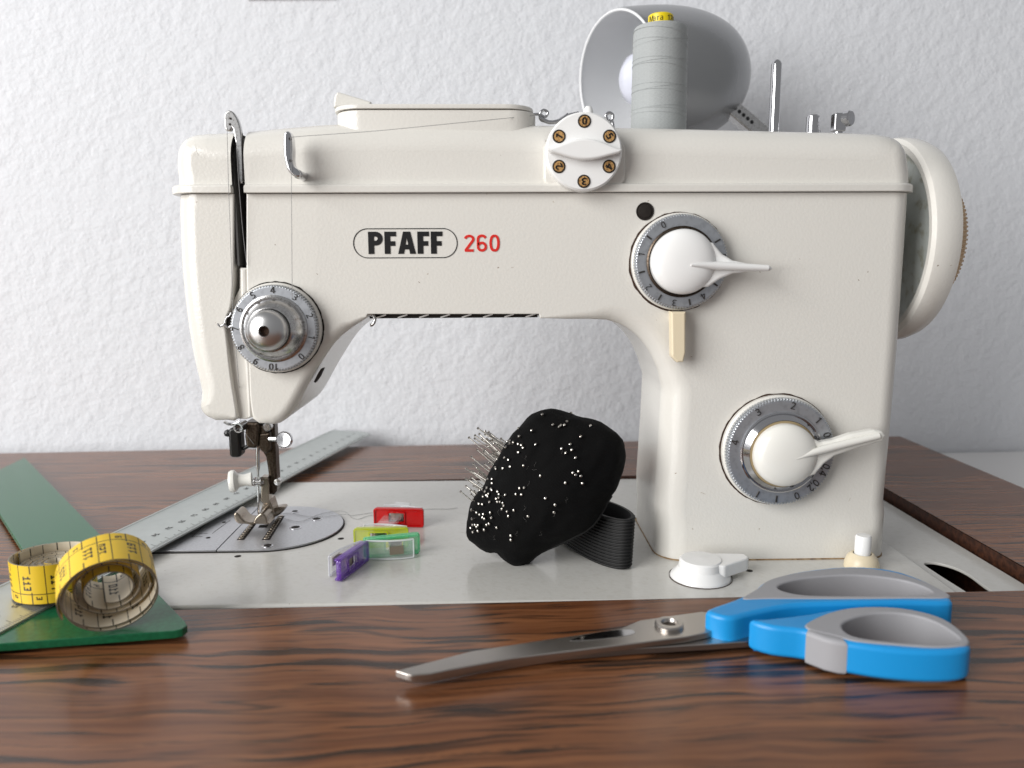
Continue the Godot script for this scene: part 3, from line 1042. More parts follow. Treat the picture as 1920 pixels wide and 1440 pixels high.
	lathe(s, PackedVector2Array([Vector2(0.0, -0.0026), Vector2(0.0030, -0.0026), Vector2(0.0036, -0.002), Vector2(0.0036, 0.0012), Vector2(0.0031, 0.0018), Vector2(0, 0.0018)]), aimed(Vector3(w2[1].x + 0.0010, w2[1].y, -0.370), Vector3(0.62, 0.0, 0.78)), 26)
	box(s, Vector3(w2[0].x - 0.0030, w2[0].y - 0.0082, -0.374), Vector3(w2[0].x + 0.0026, w2[0].y + 0.0002, -0.3690), 0.0008)
	part("winder_stop", s, mats.chrome)

	build_front(F, body, cover)
	build_needle()
	build_wheel()
	build_threads()

func ring_marks(c: Vector3, r: float, high: float, marks: Array, m: Material, parent: Node3D) -> void:
	for k in marks:
		var a := deg_to_rad(k[1])
		var at := Transform3D(Basis(Vector3.BACK, a - PI / 2), c + Vector3(cos(a), sin(a), 0) * r)
		if k[0] == "|":
			var s := Shape.new()
			box(s, Vector3(-0.00035, -high * 0.5, -0.0003), Vector3(0.00035, high * 0.5, 0.0003), 0.0001, at)
			add("tick", s, m, parent)
		else:
			lettering("numeral", k[0], high, 0.0006, m, parent, at)

func build_front(F: float, body: Node3D, cover: Node3D) -> void:
	# maker's mark: a thin pill outline round five heavy letters, and red numerals
	var s := Shape.new()
	var pill := V([-60.1, 143.1, -15.9, 142.9, -37.9, 149.3, -38.2, 136.8])
	var hh := (pill[2].y - pill[3].y) / 2
	var pill_o := round_rect(pill[0].x, pill[3].y, pill[1].x, pill[2].y, hh - 0.0001, 14)
	var pill_i := round_rect(pill[0].x + 0.00035, pill[3].y + 0.00035, pill[1].x - 0.00035, pill[2].y - 0.00035, hh - 0.00045, 14)
	extrude_hole(s, pill_o, pill_i, F + 0.0002, F - 0.0002, 0.0, Transform3D(), 1)
	part("badge_outline", s, mats.print_black, body)
	var g := V([-53.7, 138.6, -22.3, 147.9])
	var H: float = (g[1].y - g[0].y) * 1000
	var W: float = (g[1].x - g[0].x) * 1000
	var lw := [6.2, 5.0, 7.6, 5.0, 5.0]
	var at := g[0].x * 1000
	var y0 := g[0].y * 1000
	var gap := (W - 28.8 * W / 32.0) / 4
	var k := W / 32.0
	var st := 2.45 * k
	for i in 5:
		s = Shape.new()
		var w: float = lw[i] * k
		var f := F + 0.00025
		var z := F - 0.0002
		var P := func(a: Array) -> PackedVector2Array:
			var o := PackedVector2Array()
			for q in a.size() / 2:
				o.append(Vector2(at + a[2 * q], y0 + a[2 * q + 1]) * 0.001)
			return o
		if i == 0:
			extrude(s, P.call([0, 0, st, 0, st, H, 0, H]), f, z, 0.0, 0.0, Transform3D(), 1)
			var bowl := []
			var ro := H * 0.31
			var ri := H * 0.31 - 2.1 * k
			var cx := w - ro
			var cy := H - ro
			bowl.append_array([st, H - 2 * ro])
			for q in 13:
				var a := -PI / 2 + PI * q / 12.0
				bowl.append_array([cx + cos(a) * ro, cy + sin(a) * ro])
			bowl.append_array([st, H])
			bowl.append_array([st, H - (ro - ri)])
			for q in 13:
				var a := PI / 2 - PI * q / 12.0
				bowl.append_array([cx + cos(a) * ri, cy + sin(a) * ri])
			bowl.append_array([st, H - 2 * ro + (ro - ri)])
			extrude(s, P.call(bowl), f, z, 0.0, 0.0, Transform3D(), 1)
		elif i == 2:
			extrude(s, P.call([0, 0, st, 0, w / 2, H * 0.74, w / 2, H, w / 2 - st * 0.62, H]), f, z, 0.0, 0.0, Transform3D(), 1)
			extrude(s, P.call([w, 0, w - st, 0, w / 2, H * 0.74, w / 2, H, w / 2 + st * 0.62, H]), f, z, 0.0, 0.0, Transform3D(), 1)
			var t0: float = lerpf(st, w / 2, 0.2 / 0.74)
			var t1: float = lerpf(st, w / 2, 0.42 / 0.74)
			extrude(s, P.call([t0, H * 0.2, w - t0, H * 0.2, w - t1, H * 0.42, t1, H * 0.42]), f, z, 0.0, 0.0, Transform3D(), 1)
		else:
			extrude(s, P.call([0, 0, st, 0, st, H * 0.36, w * 0.92, H * 0.36, w * 0.92, H * 0.36 + 2.0 * k, st, H * 0.36 + 2.0 * k, st, H - 2.0 * k, w, H - 2.0 * k, w, H, 0, H]), f, z, 0.0, 0.0, Transform3D(), 1)
		part("letter", s, mats.print_black, body)
		at += w + gap
	var d := V([-13.0, 139.4, 1.9, 146.5])
	var dh := (d[1].y - d[0].y) * 1000
	var dw := (d[1].x - d[0].x) * 1000 / 3.6
	var two := []
	for q in 9:
		var a := PI * 0.95 - PI * 1.15 * q / 8.0
		two.append_array([0.5 + 0.42 * cos(a), 0.74 + 0.19 * sin(a)])
	two.append_array([0.1, 0.07, 0.95, 0.07])
	var hook := []
	for q in 7:
		var a := PI * 0.08 + PI * 0.92 * q / 6.0
		hook.append_array([0.5 + 0.40 * cos(a), 0.76 + 0.18 * sin(a)])
	hook.append_array([0.10, 0.29])
	var bowl_low := []
	for q in 9:
		var a := PI + PI * q / 8.0
		bowl_low.append_array([0.5 + 0.40 * cos(a), 0.285 + 0.215 * sin(a)])
	var bowl_top := []
	for q in 8:
		var a := PI * 0.84 * q / 7.0
		bowl_top.append_array([0.5 + 0.40 * cos(a), 0.285 + 0.235 * sin(a)])
	var half_a := []
	var half_b := []
	for q in 13:
		var a := PI / 2 + PI * q / 12.0
		half_a.append_array([0.5 + 0.40 * signf(cos(a)) * pow(absf(cos(a)), 0.7), 0.5 + 0.43 * sin(a)])
		half_b.append_array([0.5 - 0.40 * signf(cos(a)) * pow(absf(cos(a)), 0.7), 0.5 + 0.43 * sin(a)])
	for i in 3:
		s = Shape.new()
		for src in [[two], [hook, bowl_low, bowl_top], [half_a, half_b]][i]:
			var pts := []
			for q in src.size() / 2:
				pts.append(d[0].x * 1000 + dw * (i * 1.3 + src[2 * q]))
				pts.append(d[0].y * 1000 + dh * src[2 * q + 1])
			stroke(s, pts, 0.54, F + 0.00025, F - 0.0002, true)
		part("numeral", s, mats.print_red, body)

	# dark plugged hole above the width dial
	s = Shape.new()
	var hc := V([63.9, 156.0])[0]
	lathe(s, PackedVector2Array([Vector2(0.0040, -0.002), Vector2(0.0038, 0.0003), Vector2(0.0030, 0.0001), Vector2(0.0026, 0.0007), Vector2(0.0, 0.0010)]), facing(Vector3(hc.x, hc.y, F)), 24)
	part("bore_plug", s, mats.shade_and_grime, body)

	# ---- tension dial
	var c2 := V([-93.6, 107.6])[0]
	var c := Vector3(c2.x, c2.y, 0)
	s = Shape.new()
	blot(s, c2, 0.0196 + 0.0001, F)
	part("dial_grime", s, mats.shade_and_grime, body)
	s = Shape.new()
	lathe(s, PackedVector2Array([Vector2(0.0192, F - 0.001), Vector2(0.0192, F + 0.0022), Vector2(0.0184, F + 0.0030), Vector2(0.0, F + 0.0030)]), facing(c), 64)
	var dial := part("tension_dial", s, mats.enamel)
	s = Shape.new()
	extrude(s, gear(0.0184, 92, 0.0005, c2), F + 0.0062, F + 0.0031, 0.0006, 0.0, Transform3D(), 2)
	part("number_ring", s, mats.dial_metal, dial)
	s = Shape.new()
	lathe(s, PackedVector2Array([Vector2(0.0142, F + 0.006), Vector2(0.0142, F + 0.0066), Vector2(0.0134, F + 0.0070), Vector2(0.0128, F + 0.0066), Vector2(0.0098, F + 0.0125), Vector2(0.0088, F + 0.0130)]), facing(c), 64)
	part("dial_cone", s, mats.worn_chrome, dial)
	s = Shape.new()
	extrude(s, gear(0.0086, 60, 0.0003, c2), F + 0.0155, F + 0.010, 0.0004, 0.0, Transform3D(), 2)
	part("knurled_collar", s, mats.worn_chrome, dial)
	s = Shape.new()
	var nose := PackedVector2Array([Vector2(0.0082, F + 0.0150), Vector2(0.0082, F + 0.0162)])
	for q in 10:
		var a := PI / 2 * q / 9.0 * 0.82
		nose.append(Vector2(0.0082 * cos(a), F + 0.0162 + 0.0046 * sin(a)))
	nose.append(Vector2(0.0022, F + 0.0205))
	nose.append(Vector2(0.0020, F + 0.0175))
	lathe(s, nose, facing(c), 48)
	part("dial_nose", s, mats.nose_chrome, dial)
	s = Shape.new()
	lathe(s, PackedVector2Array([Vector2(0.0022, F + 0.0170), Vector2(0.0022, F + 0.0182), Vector2(0.0, F + 0.0184)]), facing(c), 20)
	part("bore_screw", s, mats.old_dirt, dial)
	ring_marks(Vector3(c.x, c.y, F + 0.0063), 0.0161, 0.0026, [["0", -47], ["1", -14], ["2", 19], ["3", 54], ["4", 89], ["5", 120], ["6", 150], ["7", 180], ["8", -151], ["9", -121], ["10", -93]], mats.dial_marks, dial)

	# ---- stitch width dial with its pointer knob
	c2 = V([78.7, 134.7])[0]
	c = Vector3(c2.x, c2.y, 0)
	s = Shape.new()
	blot(s, c2, 0.0210 + 0.0001, F)
	part("dial_grime", s, mats.old_dirt, body)
	s = Shape.new()
	lathe(s, PackedVector2Array([Vector2(0.0206, F - 0.001), Vector2(0.0206, F + 0.0022), Vector2(0.0199, F + 0.0028), Vector2(0.0, F + 0.0028)]), facing(c), 64)
	dial = part("width_dial", s, mats.enamel)
	s = Shape.new()
	extrude(s, gear(0.0200, 104, 0.0006, c2), F + 0.0058, F + 0.0029, 0.0007, 0.0, Transform3D(), 2)
	part("number_ring", s, mats.dial_metal, dial)
	s = Shape.new()
	lathe(s, PackedVector2Array([Vector2(0.0149, F + 0.0055), Vector2(0.0149, F + 0.0066), Vector2(0.0143, F + 0.0070), Vector2(0.0139, F + 0.0066), Vector2(0.0136, F + 0.0060)]), facing(c), 64)
	part("dial_bead", s, mats.oily_steel, dial)
	ring_marks(Vector3(c.x, c.y, F + 0.0060), 0.0173, 0.0026, [["0", 118], ["|", 144], ["1", 169], ["|", 194], ["2", 217], ["|", 239], ["3", 261], ["|", 283], ["4", 304], ["|", 327], ["5", 8], ["|", 30]], mats.dial_marks, dial)
	s = Shape.new()
	dome(s, c2, 0.0136, F + 0.006, 0.0085)
	var b := blend([[V([82.8, 144.1, 90.7, 142.5, 94.7, 137.9, 99.3, 135.2, 105.6, 133.9, 114.7, 133.2, 116.3, 131.8, 115.3, 130.7, 105.8, 130.5, 99.5, 129.7, 94.2, 127.5, 89.3, 124.2, 83.4, 123.8]), 1.3, 0.8]], 0.001)
	extrude(s, b[0], F + 0.0105, F + 0.0062, b[1], b[2])
	fin(s, [80.6, 133.3, -320.0, 92.0, 133.0, -322.0, 114.0, 132.0, -324.3], [0.0004, 0.0018, 0.0012])
	part("pointer_knob", s, mats.ivory, dial)

	# reverse lever under it
	s = Shape.new()
	var lv := V([74.3, 113.9, 80.5, 113.8, 81.0, 96.5, 80.2, 92.4, 77.4, 92.2, 75.1, 94.7])
	b = blend([[lv, 0.9, 0.5]], 0.001)
	extrude(s, b[0], F + 0.0085, F + 0.003, b[1], b[2])
	extrude(s, V([75.5, 113.6, 81.2, 113.6, 81.4, 109.2, 75.6, 109.3]), F + 0.0058, F - 0.001, 0.0003, 0.0)
	part("reverse_lever", s, mats.cream)

	# ---- stitch length dial
	c2 = V([124.8, 51.9])[0]
	c = Vector3(c2.x, c2.y, 0)
	s = Shape.new()
	blot(s, c2, 0.0252 + 0.0001, F)
	part("dial_grime", s, mats.old_dirt, body)
	s = Shape.new()
	lathe(s, PackedVector2Array([Vector2(0.0248, F - 0.001), Vector2(0.0248, F + 0.0024), Vector2(0.0240, F + 0.0031), Vector2(0.0, F + 0.0031)]), facing(c), 72)
	dial = part("length_dial", s, mats.enamel)
	s = Shape.new()
	extrude(s, gear(0.0241, 110, 0.0007, c2), F + 0.0064, F + 0.0032, 0.0009, 0.0, Transform3D(), 2)
	part("number_ring", s, mats.dial_metal, dial)
	s = Shape.new()
	lathe(s, PackedVector2Array([Vector2(0.0182, F + 0.006), Vector2(0.0182, F + 0.0070), Vector2(0.0176, F + 0.0073), Vector2(0.0172, F + 0.0069), Vector2(0.0149, F + 0.0094), Vector2(0.0146, F + 0.0085)]), facing(c), 72)
	part("chrome_cone", s, mats.chrome, dial)
	s = Shape.new()
	lathe(s, PackedVector2Array([Vector2(0.0147, F + 0.008), Vector2(0.0147, F + 0.0097), Vector2(0.0138, F + 0.0097)]), facing(c), 64)
	part("dial_bead", s, mats.tan_dirt, dial)
	ring_marks(Vector3(c.x, c.y, F + 0.0066), 0.0211, 0.0030, [["4", 167], ["3", 121], ["2", 78], ["1", 42], ["0,8", 17], ["0,4", -22], ["0,2", -45], ["0", -68], ["|", -93], ["|", -117]], mats.dial_marks, dial)
	s = Shape.new()
	dome(s, c2, 0.0138, F + 0.0085, 0.009)
	b = blend([[V([128.5, 61.6, 133.6, 60.6, 139.1, 57.9, 144.9, 58.8, 152.1, 61.3, 162.0, 63.1, 165.5, 62.6, 167.3, 60.5, 166.3, 58.2, 154.4, 54.7, 145.7, 51.7, 141.3, 48.2, 137.6, 43.5, 131.8, 41.6]), 1.4, 0.9]], 0.001)
	extrude(s, b[0], F + 0.0135, F + 0.0088, b[1], b[2])
	fin(s, [126.7, 51.3, -317.5, 139.9, 55.3, -319.5, 163.9, 60.6, -320.9], [0.0004, 0.0018, 0.0014])
	part("pointer_knob", s, mats.warm_ivory, dial)

	# ---- pattern selector on the top cover
	s = Shape.new()
	extrude(s, round_rect(V([20.6, 164.4])[0].x, 0.1660, V([55.0, 164.3])[0].x, V([20.5, 185.1])[0].y, 0.004), F + 0.0018, F - 0.01, 0.0012, 0.0)
	part("selector_boss", s, mats.enamel, cover)
	c2 = V([36.8, 179.5])[0]
	s = Shape.new()
	var prof := PackedVector2Array([Vector2(0.0158, F), Vector2(0.0160, F + 0.0030), Vector2(0.0157, F + 0.0072), Vector2(0.0150, F + 0.0080), Vector2(0.0, F + 0.0084)])
	lathe(s, prof, facing(Vector3(c2.x, c2.y, 0)), 64)
	var sel := part("selector_dial", s, mats.ivory)
	# lens-shaped grip across it
	s = Shape.new()
	var grip := PackedVector2Array()
	for i in 25:
		var u := -1.0 + 2.0 * i / 24.0
		grip.append(Vector2(u * 0.0152, 0.0006 + 0.0042 * pow(cos(u * PI / 2), 1.4)))
	for i in range(1, 24):
		var u := 1.0 - 2.0 * i / 24.0
		grip.append(Vector2(u * 0.0152, -0.0006 - 0.0030 * pow(cos(u * PI / 2), 1.4)))
	for i in grip.size():
		grip[i] = grip[i].rotated(deg_to_rad(-1.0)) + c2 + Vector2(0, -0.0002)
	extrude(s, grip, F + 0.0125, F + 0.0075, 0.0011, 0.0, Transform3D(), 5)
	part("selector_grip", s, mats.ivory, sel)
	for q in [["0", 1093, 229, 0], ["5", 1140, 258, 60], ["4", 1138, 312, 120], ["3", 1091, 340, 180], ["2", 1045, 310, -120], ["1", 1046, 256, -60]]:
		var a := deg_to_rad(90.0 - q[3])
		var at3 := Vector3(c2.x + cos(a) * 0.0119, c2.y + sin(a) * 0.0119, F + 0.0083)
		s = Shape.new()
		lathe(s, PackedVector2Array([Vector2(0.0027, -0.002), Vector2(0.0027, 0.0), Vector2(0.0023, 0.0003), Vector2(0.0020, -0.0001)]), facing(at3), 24)
		part("window_rim", s, mats.shade_and_grime, sel)
		s = Shape.new()
		lathe(s, PackedVector2Array([Vector2(0.0021, -0.001), Vector2(0.0021, 0.0001), Vector2(0.0, 0.00012)]), facing(at3), 20)
		part("number_window", s, mats.window_brown, sel)
		lettering("numeral", q[0], 0.0029, 0.0003, mats.print_black, sel, Transform3D(Basis(Vector3.BACK, -deg_to_rad(q[3])), at3 + Vector3(0, 0, 0.0002)), true)
	s = Shape.new()
	var nub := V([39.6, 198.5])[0]
	lathe(s, PackedVector2Array([Vector2(0.0026, -0.008), Vector2(0.0020, -0.001), Vector2(0.0013, 0.0006), Vector2(0, 0.001)]), Transform3D(Basis(), Vector3(nub.x, nub.y, -0.337)), 16)
	part("selector_nub", s, mats.ivory, sel)

	# ---- on the bed: drop-feed knob and the white push button
	var kq := Vector3(0.0878, 0, -0.3165)
	s = Shape.new()
	lathe(s, PackedVector2Array([Vector2(0.0134, 0.0), Vector2(0.0134, 0.0004)]), Transform3D(Basis(), kq), 40)
	part("knob_grime", s, mats.old_dirt)
	s = Shape.new()
	lathe(s, PackedVector2Array([Vector2(0.0130, 0.0), Vector2(0.0126, 0.0012), Vector2(0.0095, 0.0044), Vector2(0.0092, 0.0075), Vector2(0.0084, 0.0083), Vector2(0.0, 0.0087)]), Transform3D(Basis(), kq), 48)
	b = blend([[V([90, 309.5, 96, 309, 108.2, 317, 109.4, 319, 108.6, 323.0, 104, 323.5, 97, 324, 90, 324]), 0.8, 0.5]], 0.001)
	extrude(s, b[0], 0.0078, 0.0022, b[1], b[2], PLAN)
	part("feed_knob", s, mats.ivory)
	var bq := Vector3(0.1622, 0, -0.325)
	s = Shape.new()
	lathe(s, PackedVector2Array([Vector2(0.0074, 0.0), Vector2(0.0073, 0.0022), Vector2(0.0062, 0.0050), Vector2(0.0045, 0.0066), Vector2(0.0038, 0.0064)]), Transform3D(Basis(), bq), 32)
	var btn := part("push_button", s, mats.cream)
	s = Shape.new()
	lathe(s, PackedVector2Array([Vector2(0.0034, 0.002), Vector2(0.0034, 0.0141), Vector2(0.0029, 0.0148), Vector2(0.0, 0.0150)]), Transform3D(Basis(), bq), 28)
	part("button_post", s, mats.ivory, btn)

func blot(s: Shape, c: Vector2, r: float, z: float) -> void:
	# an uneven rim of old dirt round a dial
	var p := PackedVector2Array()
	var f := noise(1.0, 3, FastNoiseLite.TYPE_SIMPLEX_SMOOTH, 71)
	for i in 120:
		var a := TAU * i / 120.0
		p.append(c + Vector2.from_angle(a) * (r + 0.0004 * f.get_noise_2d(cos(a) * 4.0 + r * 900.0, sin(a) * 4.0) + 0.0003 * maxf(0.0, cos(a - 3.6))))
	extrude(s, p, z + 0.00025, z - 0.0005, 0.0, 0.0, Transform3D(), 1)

func dome(s: Shape, c: Vector2, r: float, z: float, high: float) -> void:
	var p := PackedVector2Array()
	p.append(Vector2(r, z - 0.001))
	for k in 13:
		var a := PI / 2 * k / 12.0
		p.append(Vector2(r * pow(cos(a), 0.85), z + high * 0.35 + high * 0.65 * sin(a)))
	lathe(s, p, facing(Vector3(c.x, c.y, 0)), 56)

func fin(s: Shape, a: Array, r: Array) -> void:
	var p := smooth3(V3(a), 8)
	var rr := []
	for i in p.size():
		var u := float(i) / (p.size() - 1) * (r.size() - 1)
		var k := mini(int(u), r.size() - 2)
		rr.append(lerpf(r[k], r[k + 1], u - k))
	tube(s, p, rr, 12)

func build_needle() -> void:
	var Z := -391.0
	var z := -0.391
	var s := Shape.new()
	# presser bar
	extrude(s, V([-119.7, 60.3, -114.0, 60.3, -114.1, 46.2, -114.2, 34.3, -114.2, 22.0, -114.7, 17.7, -116.2, 16.0, -118.1, 16.3, -118.6, 29.2, -119.3, 36.1, -120.8, 38.9]), z - 0.001, z - 0.009, 0.0014, 0.0014)
	var bar := part("presser_bar", s, mats.oily_steel)
	s = Shape.new()
	extrude(s, V([-126.6, 55.9, -120.4, 55.9, -119.8, 52.5, -121.1, 43.6, -122.8, 42.2, -127.1, 42.5, -127.6, 48.4]), z + 0.005, z - 0.006, 0.0014, 0.001)
	var clamp := part("needle_clamp", s, mats.oily_steel)
	s = Shape.new()
	extrude(s, V([-121.9, 53.9, -116.4, 53.9, -116.5, 48.3, -118.5, 46.4, -122.2, 47.5]), z + 0.003, z - 0.006, 0.0012, 0.001)
	part("clamp_block", s, mats.oily_steel, clamp)
	s = Shape.new()
	extrude(s, V([-121.5, 49.6, -115.3, 50.1, -115.4, 41.2, -117.5, 39.0, -119.8, 40.1, -121.6, 42.4]), z + 0.0035, z - 0.002, 0.0012, 0.001)
	part("bar_bracket", s, mats.oily_steel, bar)
	s = Shape.new()
	lathe(s, PackedVector2Array([Vector2(0.0022, -0.002), Vector2(0.0022, 0.0012), Vector2(0.0016, 0.0018), Vector2(0.0, 0.0018)]), facing(V3([-115.6, 53.5, -386.0])[0]), 16)
	lathe(s, PackedVector2Array([Vector2(0.0017, -0.002), Vector2(0.0017, 0.0010), Vector2(0.0, 0.0013)]), facing(V3([-112.8, 24.0, -389.0])[0]), 14)
	part("bar_screw", s, mats.worn_chrome, bar)
	var cs := V([-112.2, 46.9, -107.0, 47.2, -115.7, 46.7])
	s = Shape.new()
	tube(s, PackedVector3Array([Vector3(cs[2].x, cs[2].y, -0.389), Vector3(cs[1].x, cs[1].y, -0.386)]), 0.0016, 12)
	part("clamp_screw", s, mats.worn_chrome, clamp)
	s = Shape.new()
	lathe(s, PackedVector2Array([Vector2(0.0, -0.0018), Vector2(0.0036, -0.0016), Vector2(0.0042, -0.0008), Vector2(0.0042, 0.0008), Vector2(0.0036, 0.0013), Vector2(0.0, 0.0012)]), aimed(Vector3(cs[1].x, cs[1].y, -0.384), Vector3(-0.12, 0.16, 0.97)), 24)
	part("thumb_screw", s, mats.chrome, clamp)
	# thread guide above
	s = Shape.new()
	lathe(s, PackedVector2Array([Vector2(0.0026, -0.003), Vector2(0.0026, 0.003), Vector2(0.0019, 0.003), Vector2(0.0018, -0.003)]), aimed(Vector3(V([-128.6, 54.1])[0].x, V([-128.6, 54.1])[0].y, -0.385), Vector3(-0.25, -0.1, 1.0)), 20)
	tube(s, smooth3(V3([-136.6, 56.6, -384.0, -134.1, 55.5, -384.0, -131.1, 55.7, -384.0, -128.7, 56.8, -384.0])), 0.0008, 8)
	part("needle_thread_guide", s, mats.chrome)
	# small black threader
	s = Shape.new()
	extrude(s, round_rect(V([-135.1, 38.0])[0].x, V([-135.1, 38.0])[0].y, V([-129.1, 38.0])[0].x, V([-134.2, 53.3])[0].y, 0.002), -0.384, -0.392, 0.0014, 0.0014)
	tube(s, V3([-135.6, 50.4, -386.0, -132.3, 50.4, -386.0]), 0.0018, 12)
	lathe(s, PackedVector2Array([Vector2(0, -0.0020), Vector2(0.0015, -0.0013), Vector2(0.0020, 0.0), Vector2(0.0015, 0.0013), Vector2(0, 0.0020)]), Transform3D(Basis(), V3([-135.8, 50.4, -386.0])[0]), 14)
	tube(s, smooth3(V3([-129.1, 41.8, -387.0, -127.2, 42.9, -387.0, -125.0, 44.0, -387.0])), 0.0010, 8)
	part("threader_block", s, mats.black_plastic)
	# needle
	var nd := V([-122.1, 43.0, -123.7, 3.6])
	s = Shape.new()
	tube(s, PackedVector3Array([Vector3(nd[0].x, nd[0].y, -0.389), Vector3(lerpf(nd[0].x, nd[1].x, 0.3), lerpf(nd[0].y, nd[1].y, 0.3), -0.389), Vector3(lerpf(nd[0].x, nd[1].x, 0.34), lerpf(nd[0].y, nd[1].y, 0.34), -0.389), Vector3(lerpf(nd[0].x, nd[1].x, 0.9), lerpf(nd[0].y, nd[1].y, 0.9), -0.389), Vector3(nd[1].x, nd[1].y, -0.389)]), [0.0010, 0.0010, 0.0006, 0.0005, 0.0001], 12)
	part("needle", s, mats.chrome)
	# presser foot with its thumb screw
	s = Shape.new()
	extrude(s, V([-120.9, 26.7, -117.6, 26.6, -117.1, 24.3, -117.6, 15.8, -117.5, 12.3, -120.5, 11.8, -122.1, 14.1, -121.5, 20.1]), z + 0.003, z - 0.003, 0.0008, 0.0008)
	var foot := part("presser_foot", s, mats.foot_steel)
	s = Shape.new()
	extrude(s, V([-120.4, 14.1, -117.4, 14.1, -116.2, 10.0, -115.6, 6.6, -123.3, 6.7, -122.0, 10.1]), z + 0.002, z - 0.008, 0.001, 0.001)
	part("foot_shank", s, mats.foot_steel, foot)
	for toe in [[-132.7, 10.2, -131.3, 11.1, -129.7, 9.9, -128.2, 7.6, -126.1, 6.1, -123.3, 5.8, -122.8, 4.9, -126.1, 5.0, -130.5, 5.3, -132.4, 7.3], [-119.8, 10.4, -118.1, 10.6, -116.5, 9.2, -115.9, 6.0, -115.1, 4.8, -120.1, 4.9, -122.8, 5.2, -122.4, 7.8]]:
		s = Shape.new()
		extrude(s, smooth2(V(toe), 3), z + 0.013, z + 0.0015, 0.0009, 0.0009)
		part("foot_toe", s, mats.foot_steel, foot)
	s = Shape.new()
	extrude(s, smooth2(V([-122.4, 5.2, -118.0, 7.5, -113.8, 8.6, -111.5, 8.0, -113.1, 5.4, -117.4, 2.8, -122.6, 1.7]), 3), z - 0.004, z - 0.010, 0.0008, 0.0008)
	part("foot_heel", s, mats.foot_steel, foot)
	s = Shape.new()
	lathe(s, PackedVector2Array([Vector2(0.0, -0.0075), Vector2(0.0052, -0.0072), Vector2(0.0058, -0.006), Vector2(0.0056, -0.0045), Vector2(0.0034, -0.0025), Vector2(0.0030, 0.0005), Vector2(0.0036, 0.0030), Vector2(0.0036, 0.0038), Vector2(0, 0.0040)]), aimed(V3([-129.9, 25.0, -389.0])[0], Vector3(1, 0.06, -0.18)), 26)
	part("foot_thumb_screw", s, mats.warm_ivory, foot)
	s = Shape.new()
	tube(s, V3([-125.6, 24.1, -389.0, -119.6, 23.8, -389.0]), 0.0016, 12)
	tube(s, V3([-125.0, 24.1, -389.0, -124.2, 24.1, -389.0]), 0.0024, 14)
	tube(s, V3([-120.9, 24.7, -387.0, -120.3, 24.7, -387.0]), 0.0026, 14)
	part("foot_screw_shaft", s, mats.worn_chrome, foot)

func build_wheel() -> void:
	# hand wheel on the right, turning about x
	var c := Vector3(0, 0.1445, -0.381)
	var s := Shape.new()
	var r := 0.0485
	lathe(s, PackedVector2Array([Vector2(r - 0.0052, 0.1885), Vector2(r - 0.0022, 0.1880), Vector2(r - 0.0005, 0.1893), Vector2(r, 0.1915), Vector2(r - 0.0004, 0.1975), Vector2(r - 0.002, 0.2015), Vector2(r - 0.007, 0.2042), Vector2(0.034, 0.2068), Vector2(0.033, 0.2080)]), sideways(c), 96)
	var wheel := part("hand_wheel", s, mats.enamel)
	s = Shape.new()
	lathe(s, PackedVector2Array([Vector2(0.012, 0.1925), Vector2(0.030, 0.1942), Vector2(r - 0.0085, 0.1936), Vector2(r - 0.0054, 0.1915), Vector2(r - 0.0048, 0.1888)]), sideways(c), 96)
	part("wheel_dish", s, mats.wheel_inside, wheel)
	s = Shape.new()
	lathe(s, PackedVector2Array([Vector2(0.011, 0.176), Vector2(0.011, 0.203)]), sideways(c), 32)
	part("wheel_hub", s, mats.oily_steel, wheel)
	s = Shape.new()
	lathe(s, PackedVector2Array([Vector2(0.0315, 0.2070), Vector2(0.0315, 0.2098), Vector2(0.0295, 0.2105), Vector2(0.0285, 0.2105)]), sideways(c), 72)
	part("knob_collar", s, mats.wheel_knob, wheel)
	s = Shape.new()
	extrude(s, gear(0.0292, 90, 0.0011), 0.2150, 0.2103, 0.0012, 0.0, Transform3D(Vector3(0, 0, -1), Vector3(0, 1, 0), Vector3(1, 0, 0), c), 2)
	part("clutch_knob", s, mats.wheel_knob, wheel)

func build_threads() -> void:
	var thin := 0.00011
	for path in [
		[18.7, 197.2, -345.0, -16.5, 190.5, -326.0, -48.4, 187.0, -323.0, -78.2, 184.9, -322.6, -81.2, 184.1, -322.0],
		[-81.2, 184.1, -321.8, -81.3, 175.6, -321.5, -82.4, 150.5, -322.0, -84.4, 120.2, -325.0],
		[-104.4, 185.8, -327.0, -105.4, 170.4, -330.0, -105.8, 149.0, -333.0, -105.2, 134.2, -334.0],
		[-107.5, 189.6, -326.0, -109.5, 170.4, -330.0, -110.7, 133.5, -331.0, -111.2, 113.4, -331.0],
		[-110.3, 113.4, -331.0, -111.4, 101.9, -333.0, -111.8, 83.1, -335.0, -127.9, 55.6, -383.0],
		[-127.3, 54.5, -382.0, -125.5, 50.2, -383.0, -122.3, 42.9, -387.0]]:
		var s := Shape.new()
		tube(s, smooth3(V3(path)), thin, 5)
		part("machine_thread", s, mats.thread_grey)

